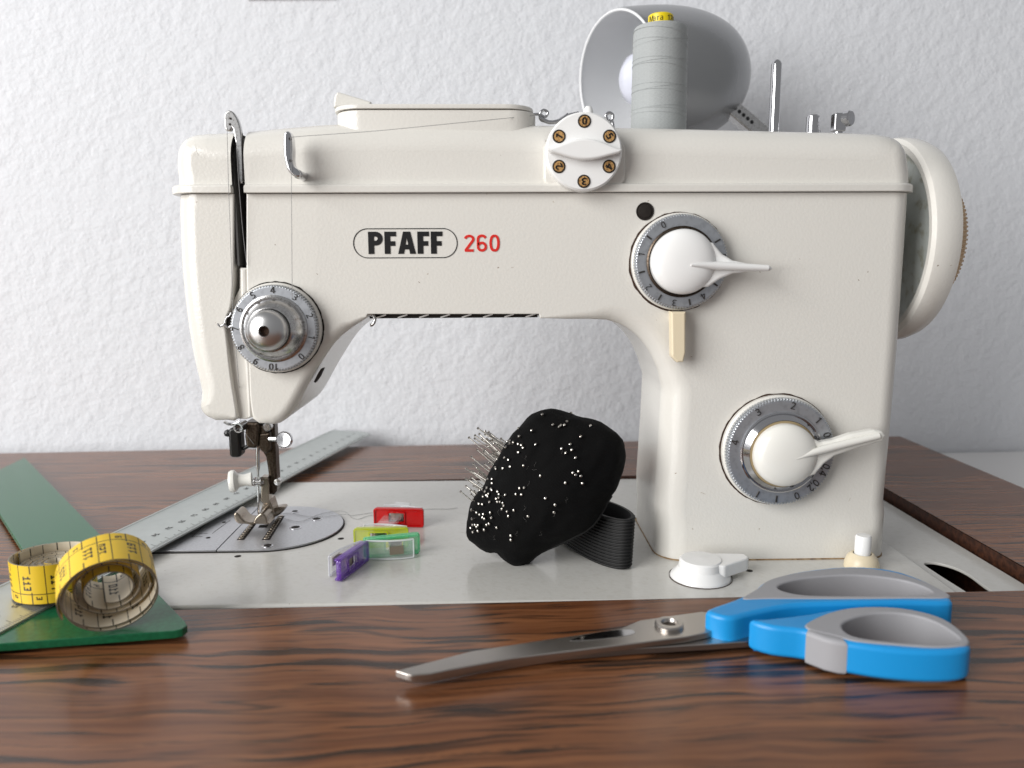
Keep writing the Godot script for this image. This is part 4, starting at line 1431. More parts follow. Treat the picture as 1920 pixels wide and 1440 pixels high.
func build_things() -> void:
	build_spool()
	build_lamp()
	build_cushion()
	build_clips()
	build_square_and_ruler()
	build_tape()
	build_scissors()
	# loose ends of thread on the bed
	for t in [[[-123.0, 398.4, -113.2, 406.1, -101.8, 400.3, -91.7, 400.0, -81.0, 403.2, -70.4, 408.3, -64.5, 411.8], "thin grey thread end trailing from needle plate to red clip"],
			[[-120.5, 403.7, -103.9, 391.7, -95.4, 403.7, -85.0, 408.8, -75.0, 398.5, -69.6, 403.7, -61.6, 408.0], "thin grey thread end looping over the needle plate's round edge"],
			[[-44.8, 413.9, -34.5, 414.5, -27.1, 414.2, -21.9, 416.0], "short grey thread end lying behind the red clip"]]:
		var p := smooth2(V(t[0]), 5, false)
		var q := PackedVector3Array()
		for k in p:
			q.append(Vector3(k.x, 0.0016 if k.x < -0.08 else 0.0003, -k.y))
		var s := Shape.new()
		tube(s, q, 0.00010, 5)
		var o := add(numbered("thread_end"), s, mats.thread_grey, self, bed_frame)
		tag(o, t[1], "thread", "thread ends on the bed")

func build_spool() -> void:
	var at := Vector3(0.0764, 0.1928, -0.372)
	var o := thing("thread_spool", "tall spool of grey thread with a yellow plug, on the machine's spool pin", "spool", bed_frame * Transform3D(Basis(), at))
	var s := Shape.new()
	var p := PackedVector2Array([Vector2(0.0028, 0.0)])
	var n := 92
	for i in n + 1:
		var u := float(i) / n
		var r := lerpf(0.01275, 0.01225, u) - 0.0006 * pow(absf(u * 2 - 1), 24)
		p.append(Vector2(r + (0.00005 if i % 2 else -0.00005) * (0.5 + rng.randf()), 0.0003 + u * 0.0472))
	p.append(Vector2(0.0058, 0.0482))
	p.append(Vector2(0.0028, 0.0482))
	lathe(s, p, Transform3D(), 72)
	add("thread_winding", s, mats.spool_thread, o)
	for k in 13:
		var h0 := 0.002 + k * 0.0034 + rng.randf() * 0.0012
		var rise := rng.randf_range(0.002, 0.006) * (1 if k % 3 else -1)
		var path := PackedVector3Array()
		for i in 40:
			var a := TAU * i / 39.0
			var y := clampf(h0 + rise * sin(a / 2.0 + 0.4), 0.0012, 0.0465)
			path.append(Vector3(sin(a + 2.6) * 1, 0, cos(a + 2.6)) * (lerpf(0.01275, 0.01225, y / 0.048) + 0.00002) + Vector3(0, y, 0))
		s = Shape.new()
		tube(s, path, 0.00015, 5)
		add("thread_wrap", s, mats.spool_thread, o)
	s = Shape.new()
	lathe(s, PackedVector2Array([Vector2(0.0057, 0.046), Vector2(0.0057, 0.0526), Vector2(0.0052, 0.0531), Vector2(0.0036, 0.0531), Vector2(0.0030, 0.0524), Vector2(0.0028, 0.046)]), Transform3D(), 40)
	var plug := add("yellow_plug", s, mats.yellow_plug, o)
	var words := "Mara 120"
	for i in words.length():
		if words[i] == " ":
			continue
		var a := (i - 3.4) * 0.30
		lettering("letter", words[i], 0.0023, 0.0001, mats.print_black, plug, Transform3D(Basis(Vector3.UP, a), Vector3(sin(a) * 0.00572, 0.0506, cos(a) * 0.00572)))

func build_lamp() -> void:
	var foot := Vector3(0.176, 0.0, -0.530)
	var o := thing("desk_lamp", "grey metal desk lamp with an egg-shaped shade, standing behind the machine", "lamp", Transform3D(Basis(), foot))
	var c := lean(V3([76.4, 246.9, -500.0])[0]) - foot
	var axis := Vector3(0.875, 0.13, -0.465).normalized()
	var xf := aimed(c, axis)
	var prof := []
	for q in [[0.0402, 0.0], [0.0410, 0.004], [0.0420, 0.018], [0.0424, 0.034], [0.0414, 0.050], [0.0388, 0.064], [0.0340, 0.077], [0.0266, 0.087], [0.0165, 0.0935], [0.006, 0.0965], [0.0, 0.097]]:
		prof.append(Vector2(q[0], q[1]))
	var fine := smooth2(PackedVector2Array(prof), 4, false)
	var s := Shape.new()
	lathe(s, fine, xf, 72)
	var shade := add("lamp_shade", s, mats.lamp_grey, o)
	s = Shape.new()
	var back := PackedVector2Array()
	for i in fine.size():
		var q := fine[fine.size() - 1 - i]
		back.append(Vector2(maxf(q.x - 0.0016, 0.0), maxf(q.y - 0.0016, 0.0)))
	back.append(Vector2(0.0391, -0.0006))
	back.append(Vector2(0.0399, -0.0006))
	back.append(Vector2(0.0402, 0.0))
	lathe(s, back, xf, 72)
	add("shade_lining", s, mats.lamp_inside, shade)
	s = Shape.new()
	lathe(s, PackedVector2Array([Vector2(0.0, 0.006), Vector2(0.008, 0.0075), Vector2(0.0145, 0.0125), Vector2(0.0175, 0.020), Vector2(0.0175, 0.027), Vector2(0.0150, 0.035), Vector2(0.0115, 0.044), Vector2(0.0115, 0.058)]), xf, 40)
	add("bulb", s, mats.milk_glass, o)
	s = Shape.new()
	lathe(s, PackedVector2Array([Vector2(0.013, 0.055), Vector2(0.013, 0.092)]), xf, 32)
	add("bulb_socket", s, mats.lamp_inside, o)
	# slotted bracket down to the stem
	var a := lean(V3([141.3, 241.0, -514.0])[0]) - foot
	var b := lean(V3([179.0, 214.3, -520.0])[0]) - foot
	s = Shape.new()
	var dir := (b - a).normalized()
	var side := dir.cross(Vector3(0.15, 0.1, 1).normalized()).normalized()
	var nrm := side.cross(dir)
	var bf := Transform3D(dir, side, nrm if dir.cross(side).dot(nrm) > 0 else -nrm, a)
	extrude(s, round_rect(0, -0.0052, a.distance_to(b), 0.0052, 0.002), 0.004, -0.004, 0.0012, 0.0012, bf)
	var bracket := add("bracket", s, mats.worn_chrome, o)
	for k in 6:
		s = Shape.new()
		extrude(s, circle(0.0013, Vector2(0.0115 + k * 0.0036, 0.0), 12), 0.00412, -0.00412, 0.0, 0.0, bf, 1)
		add("slot", s, mats.black_plastic, bracket)
	s = Shape.new()
	tube(s, smooth3(PackedVector3Array([b, b + dir * 0.006 + Vector3(0, -0.004, 0), Vector3(0.0, 0.14, -0.005), Vector3(0.0, 0.06, 0.0), Vector3(0.0, 0.008, 0.0)])), 0.0045, 16)
	add("stem", s, mats.worn_chrome, o)
	s = Shape.new()
	lathe(s, PackedVector2Array([Vector2(0.0, 0.0), Vector2(0.040, 0.0), Vector2(0.042, 0.002), Vector2(0.042, 0.008), Vector2(0.038, 0.011), Vector2(0.008, 0.014), Vector2(0.0, 0.014)]), Transform3D(), 48)
	add("foot", s, mats.lamp_grey, o)
	s = Shape.new()
	tube(s, smooth3(PackedVector3Array([lean(V3([143.5, 235.7, -515.0])[0]) - foot, lean(V3([141.3, 229.1, -515.0])[0]) - foot, lean(V3([137.2, 217.5, -515.0])[0]) - foot, Vector3(-0.02, 0.12, 0.0), Vector3(-0.01, 0.012, 0.0)])), 0.0013, 8)
	add("cable", s, mats.lamp_grey, o)

var cushion_rim := PackedVector2Array()
var cushion_mid := Vector2.ZERO
func cushion_reach(p: Vector2) -> float:
	var d := p - cushion_mid
	var far := cushion_mid + d.normalized() * 0.2
	for i in cushion_rim.size():
		var hit = Geometry2D.segment_intersects_segment(cushion_mid * 1000, far * 1000, cushion_rim[i] * 1000, cushion_rim[(i + 1) % cushion_rim.size()] * 1000)
		if hit != null:
			return d.length() * 1000 / maxf((hit - cushion_mid * 1000).length(), 1e-6)
	return 1.0

func cushion_height(p: Vector2) -> float:
	var s := clampf(cushion_reach(p), 0.0, 0.999)
	return 0.019 * pow(1.0 - pow(s, 2.6), 0.52)

func pillow(rim: PackedVector2Array, mid: Vector2, front: float, behind: float) -> Shape:
	var rows := 40
	var c := rim.size()
	var soft := rim.duplicate()
	for pass_ in 60:
		var nx := soft.duplicate()
		for i in c:
			nx[i] = (soft[(i - 1 + c) % c] + soft[i] * 2.0 + soft[(i + 1) % c]) / 4.0
		soft = nx
	var lump := noise(1.0, 3, FastNoiseLite.TYPE_SIMPLEX_SMOOTH, 81)
	var grid := []
	for k in rows + 1:
		var loop := PackedVector3Array()
		var u := -1.0 + 2.0 * k / rows
		var side := signf(u)
		var f := (1.0 - absf(u)) * PI / 2
		var reach := pow(sin(f), 0.55) if absf(u) < 1.0 else 0.0
		var z := (front if side > 0 else behind) * pow(1.0 - pow(reach, 2.6), 0.52) * side
		for i in c:
			var q := mid.lerp(soft[i].lerp(rim[i], smoothstep(0.75, 1.0, reach)), reach)
			var b := lump.get_noise_3d(q.x * 110.0, q.y * 110.0, z * 110.0)
			loop.append(Vector3(q.x, q.y, z + 0.0009 * b * side) + Vector3(q.x - mid.x, q.y - mid.y, 0).normalized() * 0.0005 * b * reach)
		grid.append(loop)
	var s := Shape.new()
	var nor := []
	for k in rows + 1:
		var l := PackedVector3Array()
		for i in c:
			if k == 0 or k == rows:
				l.append(Vector3(0, 0, -1 if k == 0 else 1))
				continue
			var du: Vector3 = grid[k][(i + 1) % c] - grid[k][(i - 1 + c) % c]
			var dv: Vector3 = grid[k + 1][i] - grid[k - 1][i]
			var w := du.cross(dv).normalized()
			var out: Vector3 = grid[k][i] - Vector3(mid.x, mid.y, 0)
			l.append(w if w.dot(out) > 0 else -w)
		nor.append(l)
	for k in rows:
		for i in c:
			var j := (i + 1) % c
			s.quad(grid[k][i], grid[k][j], grid[k + 1][j], grid[k + 1][i], nor[k][i], nor[k][j], nor[k + 1][j], nor[k + 1][i])
	return s

func build_cushion() -> void:
	var c := [0.01134, 0.00050, -0.33461, 0.92718, 0.00000, 0.37461, 0.09063, 0.97030, -0.22431, -0.36348, 0.24192, 0.89964]
	var at := Vector3(c[0], c[1], c[2])
	var frame := bed_frame * Transform3D(Vector3(c[3], c[4], c[5]), Vector3(c[6], c[7], c[8]), Vector3(c[9], c[10], c[11]), at)
	cushion_rim = smooth2(V([5.9, 70.0, 13.0, 69.9, 20.0, 68.0, 28.7, 66.6, 37.0, 62.9, 41.9, 58.5, 43.5, 53.2, 43.4, 47.4, 41.2, 38.5, 37.4, 31.2, 31.5, 20.0, 19.4, 11.6, 8.6, 5.5, 2.7, 0.0, -1.0, -2.1, -5.7, -1.5, -11.8, 2.3, -17.1, 2.4, -26.1, 6.4, -27.7, 12.1, -27.8, 19.6, -25.5, 26.8, -19.9, 34.0, -18.5, 39.1, -15.5, 44.3, -11.7, 52.8, -6.3, 60.6, -0.4, 67.2]), 3)
	cushion_mid = Vector2.ZERO
	for q in cushion_rim:
		cushion_mid += q / cushion_rim.size()
	var o := thing("pincushion", "black cloth pincushion full of pins, leaning on its wrist strap before the column", "pincushion", frame)
	add("cushion", pillow(cushion_rim, cushion_mid, 0.019, 0.013), mats.black_cloth, o)
	var s := Shape.new()
	var seam := PackedVector3Array()
	for i in range(26, 46):
		var q := cushion_rim[i]
		seam.append(Vector3(q.x, q.y, 0.0004 * (i % 2)))
	tube(s, seam, 0.0007, 6)
	add("seam", s, mats.elastic, o)
	# wrist strap: an upright loop of ribbed elastic
	var inv := frame.affine_inverse() * bed_frame
	var p := PackedVector3Array()
	var ac := PackedVector3Array()
	var mid := Vector3(0.0450, 0.0118, -0.3490)
	var along := Vector3(0.50, 0, 0.866)
	var wide := Vector3(0.866, 0, -0.50)
	var n := 64
	for i in n + 1:
		var a := TAU * i / n
		p.append(inv * (mid + along * cos(a) * 0.0262 + wide * sin(a) * 0.0075 + Vector3(0, 0.0006 * sin(a * 2), 0)))
		ac.append((inv.basis * Vector3(0.06, 1, -0.05)).normalized())
	var band := ribbon(p, ac, 0.0225, 0.0014, 1.0)
	var strap := add("strap", band[0], mats.elastic, o)
	add("strap_inside", band[1], mats.elastic, strap)
	s = Shape.new()
	for r in 15:
		var rib := PackedVector3Array()
		for i in range(0, n + 1):
			var d := (p[mini(i + 1, n)] - p[maxi(i - 1, 0)]).normalized()
			rib.append(p[i] + ac[i] * (0.0225 * ((r + 0.5) / 15.0 - 0.5)) + d.cross(ac[i]).normalized() * 0.0007 * (1.0 + 0.35 * (i % 2)))
		tube(s, rib, 0.00055, 5)
	add("strap_ribs", s, mats.elastic, strap)

	s = Shape.new()
	for i in 18:
		var r := cushion_mid + Vector2(rng.randf_range(-0.024, 0.024), rng.randf_range(-0.026, 0.026))
		if cushion_reach(r) > 0.86:
			continue
		var fibre := PackedVector3Array()
		var go := Vector2.from_angle(rng.randf() * TAU)
		for k in 5:
			var q := r + go * k * 0.0006
			go = go.rotated(rng.randf_range(-0.6, 0.6))
			fibre.append(Vector3(q.x, q.y, cushion_height(q) + 0.0003 + 0.0002 * sin(k * 1.1)))
		tube(s, fibre, 0.00003, 4)
	add("lint", s, mats.lint, o).set_meta("kind", "stuff")
	# pins pushed in to their heads
	var head := Shape.new()
	lathe(head, PackedVector2Array([Vector2(0.00030, -0.0075), Vector2(0.00030, -0.0003), Vector2(0.00050, -0.0003), Vector2(0.00066, 0.0), Vector2(0.00056, 0.00032), Vector2(0.00028, 0.0005), Vector2(0.0, 0.00055)]), Transform3D(), 10)
	var head_mesh := head.mesh()
	var long := Shape.new()
	lathe(long, PackedVector2Array([Vector2(0.0, -0.0285), Vector2(0.00031, -0.026), Vector2(0.00031, -0.0002), Vector2(0.00056, -0.0002), Vector2(0.00064, 0.0002), Vector2(0.00048, 0.0005), Vector2(0.0, 0.00055)]), Transform3D(), 8)
	var long_mesh := long.mesh()
	var flat := V([6.8, 67.0, 17.9, 68.9, 18.7, 64.6, 13.3, 62.7, 16.2, 62.0, 16.8, 62.7, 18.2, 63.0, 29.1, 63.6, 26.5, 58.4, -3.9, 60.1, 4.4, 59.5, -1.5, 56.5, -9.2, 53.8, -6.6, 54.1, -6.1, 52.9, -4.0, 53.6, -0.9, 53.1, 0.9, 52.7, 2.0, 51.6, -0.0, 49.4, 7.7, 53.5, -8.2, 51.2, -7.2, 46.5, -4.6, 45.8, -13.3, 45.4, -12.1, 41.6, -11.4, 41.2, -7.0, 41.8, -3.1, 42.9, 3.5, 43.9, 22.8, 54.7, 19.5, 52.6, 21.5, 50.9, 23.9, 52.4, 25.9, 49.2, 27.7, 43.5, 25.5, 42.7, 26.6, 41.9, 28.7, 41.6, 29.5, 38.6, 22.6, 38.2, 11.6, 40.2, -15.8, 36.2, -12.6, 36.5, -12.1, 34.7, -14.6, 32.4, -15.0, 30.8, -15.6, 28.5, -13.7, 29.3, -12.6, 30.1, -12.8, 29.0, -11.2, 31.9, -7.9, 31.6, -7.0, 30.5, -8.2, 28.4, -7.4, 27.2, -6.9, 29.0, -6.1, 27.3, -4.6, 26.9, -4.1, 25.8, -4.9, 24.3, -3.8, 30.6, -2.4, 23.5, 0.7, 24.3, -1.8, 21.5, 7.2, 22.5, 2.7, 34.0, 4.8, 34.5, 1.2, 31.3, 3.8, 31.4, 14.6, 30.9, 18.8, 28.5, 18.4, 25.3, -17.5, 25.1, -15.3, 25.2, -22.6, 26.3, -22.1, 21.7, -18.4, 21.1, -16.4, 20.5, -14.4, 20.9, -14.6, 19.4, -13.5, 19.0, -9.9, 19.9, -10.6, 22.0, -21.0, 17.9, -20.4, 15.3, -18.9, 15.6, -17.9, 14.8, -17.1, 15.7, -11.1, 17.1, -13.8, 14.0, -21.8, 13.7, -20.3, 12.1, -17.2, 13.0, -12.4, 16.4, -7.4, 15.8, -0.6, 13.1, -0.6, 11.2, -19.8, 30.8, -17.7, 31.4, -11.4, 26.7, -11.8, 32.3])
	for q in flat:
		var z := cushion_height(q)
		var e := 0.0012
		var dx := (cushion_height(q + Vector2(e, 0)) - cushion_height(q - Vector2(e, 0))) / (2 * e)
		var dy := (cushion_height(q + Vector2(0, e)) - cushion_height(q - Vector2(0, e))) / (2 * e)
		var w := Vector3(-dx, -dy, 1).normalized()
		w = (w + Vector3(rng.randf_range(-0.25, 0.25), rng.randf_range(-0.25, 0.25), 0)).normalized()
		var pin := add(numbered("pin"), head_mesh, mats.pin_steel, self, frame * aimed(Vector3(q.x, q.y, z + 0.0004), w))
		tag(pin, "steel pin pushed up to its round head into the black pincushion", "pin", "pins pushed into the cushion")
	for q in V([-23.9, 58.7, -21.7, 57.5, -30.0, 54.1, -27.7, 53.9, -25.2, 54.1, -22.6, 56.2, -20.4, 53.5, -18.2, 53.9, -24.7, 48.8, -22.4, 46.5, -18.7, 46.5, -26.3, 45.3, -26.7, 42.1, -31.0, 39.5, -29.2, 38.3, -26.4, 38.9, -24.3, 37.0, -28.5, 35.2, -28.4, 31.6, -23.8, 31.8, -30.7, 28.9, -25.7, 30.0, -24.3, 56.1, -21.1, 53.8, -18.8, 54.6, -21.2, 48.2, -22.7, 42.4, -25.1, 38.5, -26.8, 34.6, -19.4, 50.5, -17.3, 49.1, -20.5, 40.1, -23.0, 33.7, -20.4, 57.6, -26.0, 55.3, -23.5, 53.3, -20.2, 56.6, -17.7, 54.7, -16.3, 52.3, -18.9, 47.4, -17.6, 47.6, -24.9, 40.3, -24.9, 38.0, -24.7, 37.2, -20.0, 35.7, -26.5, 35.9, -27.4, 31.8, -22.9, 30.8, -28.6, 27.7, -23.7, 29.8, -23.1, 54.2, -17.5, 52.5, -15.2, 54.8, -20.5, 49.1, -18.7, 43.2, -15.2, 48.7, -19.4, 32.7]):
		var w := Vector3(-0.80 + rng.randf_range(-0.1, 0.1), 0.52 + rng.randf_range(-0.15, 0.15), rng.randf_range(0.05, 0.3)).normalized()
		var pin := add(numbered("long_pin"), long_mesh, mats.pin_steel, self, frame * aimed(Vector3(q.x, q.y, rng.randf_range(-0.002, 0.008)), w))
		tag(pin, "steel pin standing well out of the black pincushion's left flank", "pin", "pins standing out of the cushion")

func clip(called: String, label: String, tint: String, ends: Array, turned: bool) -> void:
	var e := V(ends)
	var a := Vector3(e[0].x, 0.0, -e[0].y)
	var b := Vector3(e[1].x, 0.0, -e[1].y)
	var x := (b - a).normalized()
	var z := x.cross(Vector3.UP)
	var len := 0.0262
	var mid := (a + b) / 2
	var o := thing(called, label, "sewing clip", bed_frame * Transform3D(x, Vector3.UP, z, mid), "clear plastic sewing clips on the bed")
	var turn := Transform3D(Basis(Vector3.UP, PI), Vector3.ZERO) if turned else Transform3D()
	var s := Shape.new()
	var h := 0.0098
	extrude_hole(s, round_rect(-len / 2, 0.0001, len / 2, h, 0.0012, 4), round_rect(-0.0052, 0.0026, 0.0028, h - 0.0024, 0.0004, 2), 0.0042, 0.0026, 0.0004, turn)
	for y in [0.0001, h - 0.0011]:
		box(s, Vector3(-len / 2 + 0.001, y, 0.0012), Vector3(len / 2 - 0.001, y + 0.0010, 0.0027), 0.0003, turn)
	add("base", s, mats["clip_" + tint], o)
	s = Shape.new()
	extrude_hole(s, round_rect(-len / 2, 0.0001, len / 2, h, 0.0012, 4), round_rect(-len / 2 + 0.0009, 0.0010, len / 2 - 0.0009, h - 0.0009, 0.0007, 4), 0.0049, 0.00425, 0.0002, turn, 1)
	extrude_hole(s, round_rect(-0.0060, 0.0018, 0.0036, h - 0.0016, 0.0006, 2), round_rect(-0.0052, 0.0026, 0.0028, h - 0.0024, 0.0004, 2), 0.0049, 0.00425, 0.0002, turn, 1)
	add("rim", s, mats["clip_" + tint], o)
	s = Shape.new()
	var arc := PackedVector2Array()
	for k in 15:
		var u := k / 14.0
		arc.append(Vector2(lerpf(len / 2 - 0.001, -len / 2 + 0.004, u), 0.0008 - 0.0044 * sin(u * PI * 0.62)))
	for k in 15:
		var u := 1.0 - k / 14.0
		arc.append(Vector2(lerpf(len / 2 - 0.001, -len / 2 + 0.004, u), 0.0024 - 0.0044 * sin(u * PI * 0.62)))
	extrude(s, arc, h - 0.0004, 0.0004, 0.0003, 0.0003, turn * Transform3D(Vector3(1, 0, 0), Vector3(0, 0, 1), Vector3(0, 1, 0), Vector3.ZERO))
	add("lever", s, mats.clip_clear, o)
	s = Shape.new()
	for y in [0.0006, h - 0.0006]:
		var path := PackedVector3Array()
		for k in range(0, 15):
			path.append(turn * Vector3(arc[k].x, y, arc[k].y + 0.0002))
		tube(s, path, 0.00042, 6)
	tube(s, PackedVector3Array([turn * Vector3(arc[14].x, 0.0006, arc[14].y + 0.0002), turn * Vector3(arc[14].x, h - 0.0006, arc[14].y + 0.0002)]), 0.00042, 6)
	add("lever_edge", s, mats.clip_edge, o)
	s = Shape.new()
	extrude(s, PackedVector2Array([Vector2(-0.0045, 0.0030), Vector2(-0.001, 0.0034), Vector2(0.0018, 0.0030), Vector2(0.0018, -0.0044), Vector2(0.0012, -0.0044), Vector2(0.0010, 0.0024), Vector2(-0.0045, 0.0024)]), h - 0.0028, 0.0030, 0.0001, 0.0001, turn * Transform3D(Vector3(1, 0, 0), Vector3(0, 0, 1), Vector3(0, 1, 0), Vector3.ZERO))
	box(s, Vector3(-0.0044, 0.0030, -0.0042), Vector3(0.0020, h - 0.0028, -0.0037), 0.0001, turn)
	add("spring", s, mats.spring_metal, o)

func build_clips() -> void:
	clip("sewing_clip", "red translucent sewing clip standing farthest back on the white bed", "red", [-63.2, 391.5, -37.6, 388.9], false)
	clip("sewing_clip", "yellow translucent sewing clip half hidden behind the mint green one", "yellow", [-67.7, 360.2, -43.6, 360.8], false)
	clip("sewing_clip", "mint green sewing clip with its clear lever toward the viewer", "mint", [-59.3, 339.9, -37.0, 345.8], true)
	clip("sewing_clip", "purple translucent sewing clip standing aslant nearest the table's front", "purple", [-71.1, 317.2, -63.4, 340.7], false)
	# the fifth lies on its back under the red one
	var e := V([-57.7, 376.5, -50.7, 394.5])
	var a := Vector3(e[0].x, 0.0, -e[0].y)
	var b := Vector3(e[1].x, 0.0, -e[1].y)
	var x := (b - a).normalized()
	var o := thing("sewing_clip", "clear sewing clip with a pink base lying flat between red and yellow clips", "sewing clip", bed_frame * Transform3D(x, Vector3.UP, x.cross(Vector3.UP), (a + b) / 2), "clear plastic sewing clips on the bed")
	var s := Shape.new()
	box(s, Vector3(-0.012, 0.0, -0.005), Vector3(0.007, 0.0016, 0.005), 0.0005)
	add("base", s, mats.clip_pink, o)
	s = Shape.new()
	extrude(s, PackedVector2Array([Vector2(-0.011, 0.0032), Vector2(0.004, 0.0072), Vector2(0.012, 0.0100), Vector2(0.0135, 0.0092), Vector2(0.012, 0.0078), Vector2(0.004, 0.0050), Vector2(-0.010, 0.0018)]), 0.0045, -0.0045, 0.0002, 0.0002)
	add("lever", s, mats.clip_clear, o)
	s = Shape.new()
	box(s, Vector3(0.003, 0.0014, -0.004), Vector3(0.007, 0.0050, 0.0042), 0.0003)
	add("spring", s, mats.black_plastic, o)

func build_square_and_ruler() -> void:
	var s := Shape.new()
	var outer := PackedVector2Array([Vector2(-0.3325, 0.5385), Vector2(-0.1155, 0.2722), Vector2(-0.1136, 0.2690), Vector2(-0.1142, 0.2660), Vector2(-0.1165, 0.2646), Vector2(-0.3020, 0.2430)])
	var hole := PackedVector2Array([Vector2(-0.2975, 0.4440), Vector2(-0.1850, 0.3060), Vector2(-0.1865, 0.3025), Vector2(-0.2740, 0.2750)])
	extrude_hole(s, outer, hole, 0.0046, 0.0016, 0.0004, PLAN, 2)
	tag(add("set_square", s, mats.green_plastic, self), "dark green glossy set square with an open middle, under the tape measure", "set square")

	var far := Vector3(-0.1307, 0.0046, -0.600)
	var near := Vector3(-0.2215, 0.0046, -0.2325)
	var d := (near - far).normalized()
	var n := Vector3.UP.cross(d).normalized()
	var frame := Transform3D(n, d.cross(n), d, far)
	var len := far.distance_to(near)
	var o := thing("steel_ruler", "long aluminium ruler with a raised back edge, running from wall to tape measure", "ruler", frame)
	s = Shape.new()
	extrude(s, V([0, 0, 0, 2.0, 4.6, 3.3, 5.4, 2.7, 26, 2.5, 33.7, 0.9, 33.7, 0]), len, 0.0, 0.0002, 0.0002, Transform3D(), 1)
	add("blade", s, mats.aluminium, o)
	s = Shape.new()
	extrude(s, V([0.3, 2.25, 4.4, 3.45, 4.6, 3.2, 0.5, 1.9]), len - 0.001, 0.001, 0.0, 0.0, Transform3D(), 1)
	add("lip_shade", s, mats.ruler_lip_shade, o)  # shaded face of the raised lip, laid on as a darker strip
	s = Shape.new()
	var slope := Vector3(7.7, -1.6, 0).normalized()
	var up := Vector3(1.6, 7.7, 0).normalized()
	var on := Transform3D(-Vector3(0, 0, 1), slope, up, Vector3(0.026, 0.0025, 0))
	var mm := 10
	while mm < len * 1000 - 4:
		var long := 4.0 if mm % 10 == 0 else 2.8 if mm % 5 == 0 else 1.7
		box(s, Vector3(-mm * 0.001 - 0.00009, 0.0076 - long * 0.001, -0.0002), Vector3(-mm * 0.001 + 0.00009, 0.0074, 0.00006), 0.0, on)
		mm += 1
	add("scale_ticks", s, mats.ruler_print, o)
	for k in range(1, 38):
		if k * 0.01 > len - 0.006:
			break
		lettering("numeral", str(k), 0.0020, 0.0001, mats.ruler_print, o, Transform3D(Vector3(0, 0, 1), -Vector3(1, 0, 0), Vector3(0, 1, 0), Vector3(0.0245, 0.00268, k * 0.01)))

func coil(turns: float, r0: float, r1: float, loose: float, xf: Transform3D, wide: float) -> Array:
	var p := PackedVector3Array()
	var ac := PackedVector3Array()
	var n := int(turns * 44)
	for i in n + 1:
		var u := float(i) / n
		var a := TAU * turns * u
		var r := lerpf(r0, r1, pow(u, loose)) * (1.0 + 0.05 * sin(a + u * 5.0))
		p.append(xf * Vector3(cos(a) * r, 0.0003 * sin(a * 0.7 + u * 3.0), -sin(a) * r))
		ac.append((xf.basis * Vector3.UP).normalized())
	return ribbon(p, ac, wide, 0.0005, 1.0 / 0.16)

func build_tape() -> void:
	var at := Vector3(-0.176, 0.0075, -0.2965)
	var o := thing("tape_measure", "yellow tape measure in two coils on the green set square and ruler", "tape measure", Transform3D(Basis(), at))
	var lift := 0.0078
	for c in [[17.0, 0.0026, 0.0117, 1.0, Transform3D(Basis(), Vector3(0.0006, lift - 0.0016, 0.0)), 0.0122], [1.15, 0.0142, 0.0136, 1.0, Transform3D(Basis(Vector3.UP, 2.2), Vector3(0, lift, 0)), 0.0152]]:
		var b := coil(c[0], c[1], c[2], c[3], c[4], c[5])
		var band := add("coil", b[0], mats.tape_yellow, o)
		add("coil_back", b[1], mats.tape_cream, band)
	var mid := Vector3(-0.1400, 0.0225, -0.2675) - at
	var axis := Vector3(0.46, -0.33, 0.83)
	var tilt := aimed(mid, axis)
	for c in [[2.4, 0.0146, 0.0156, 1.0, tilt, 0.0152], [2.3, 0.0062, 0.0128, 1.0, tilt * Transform3D(Basis(Vector3.UP, 3.3), Vector3(0.0004, -0.0035, 0.0006)), 0.0150]]:
		var b := coil(c[0], c[1], c[2], c[3], c[4], c[5])
		var band := add("coil", b[0], mats.tape_yellow, o)
		add("coil_back", b[1], mats.tape_cream, band)

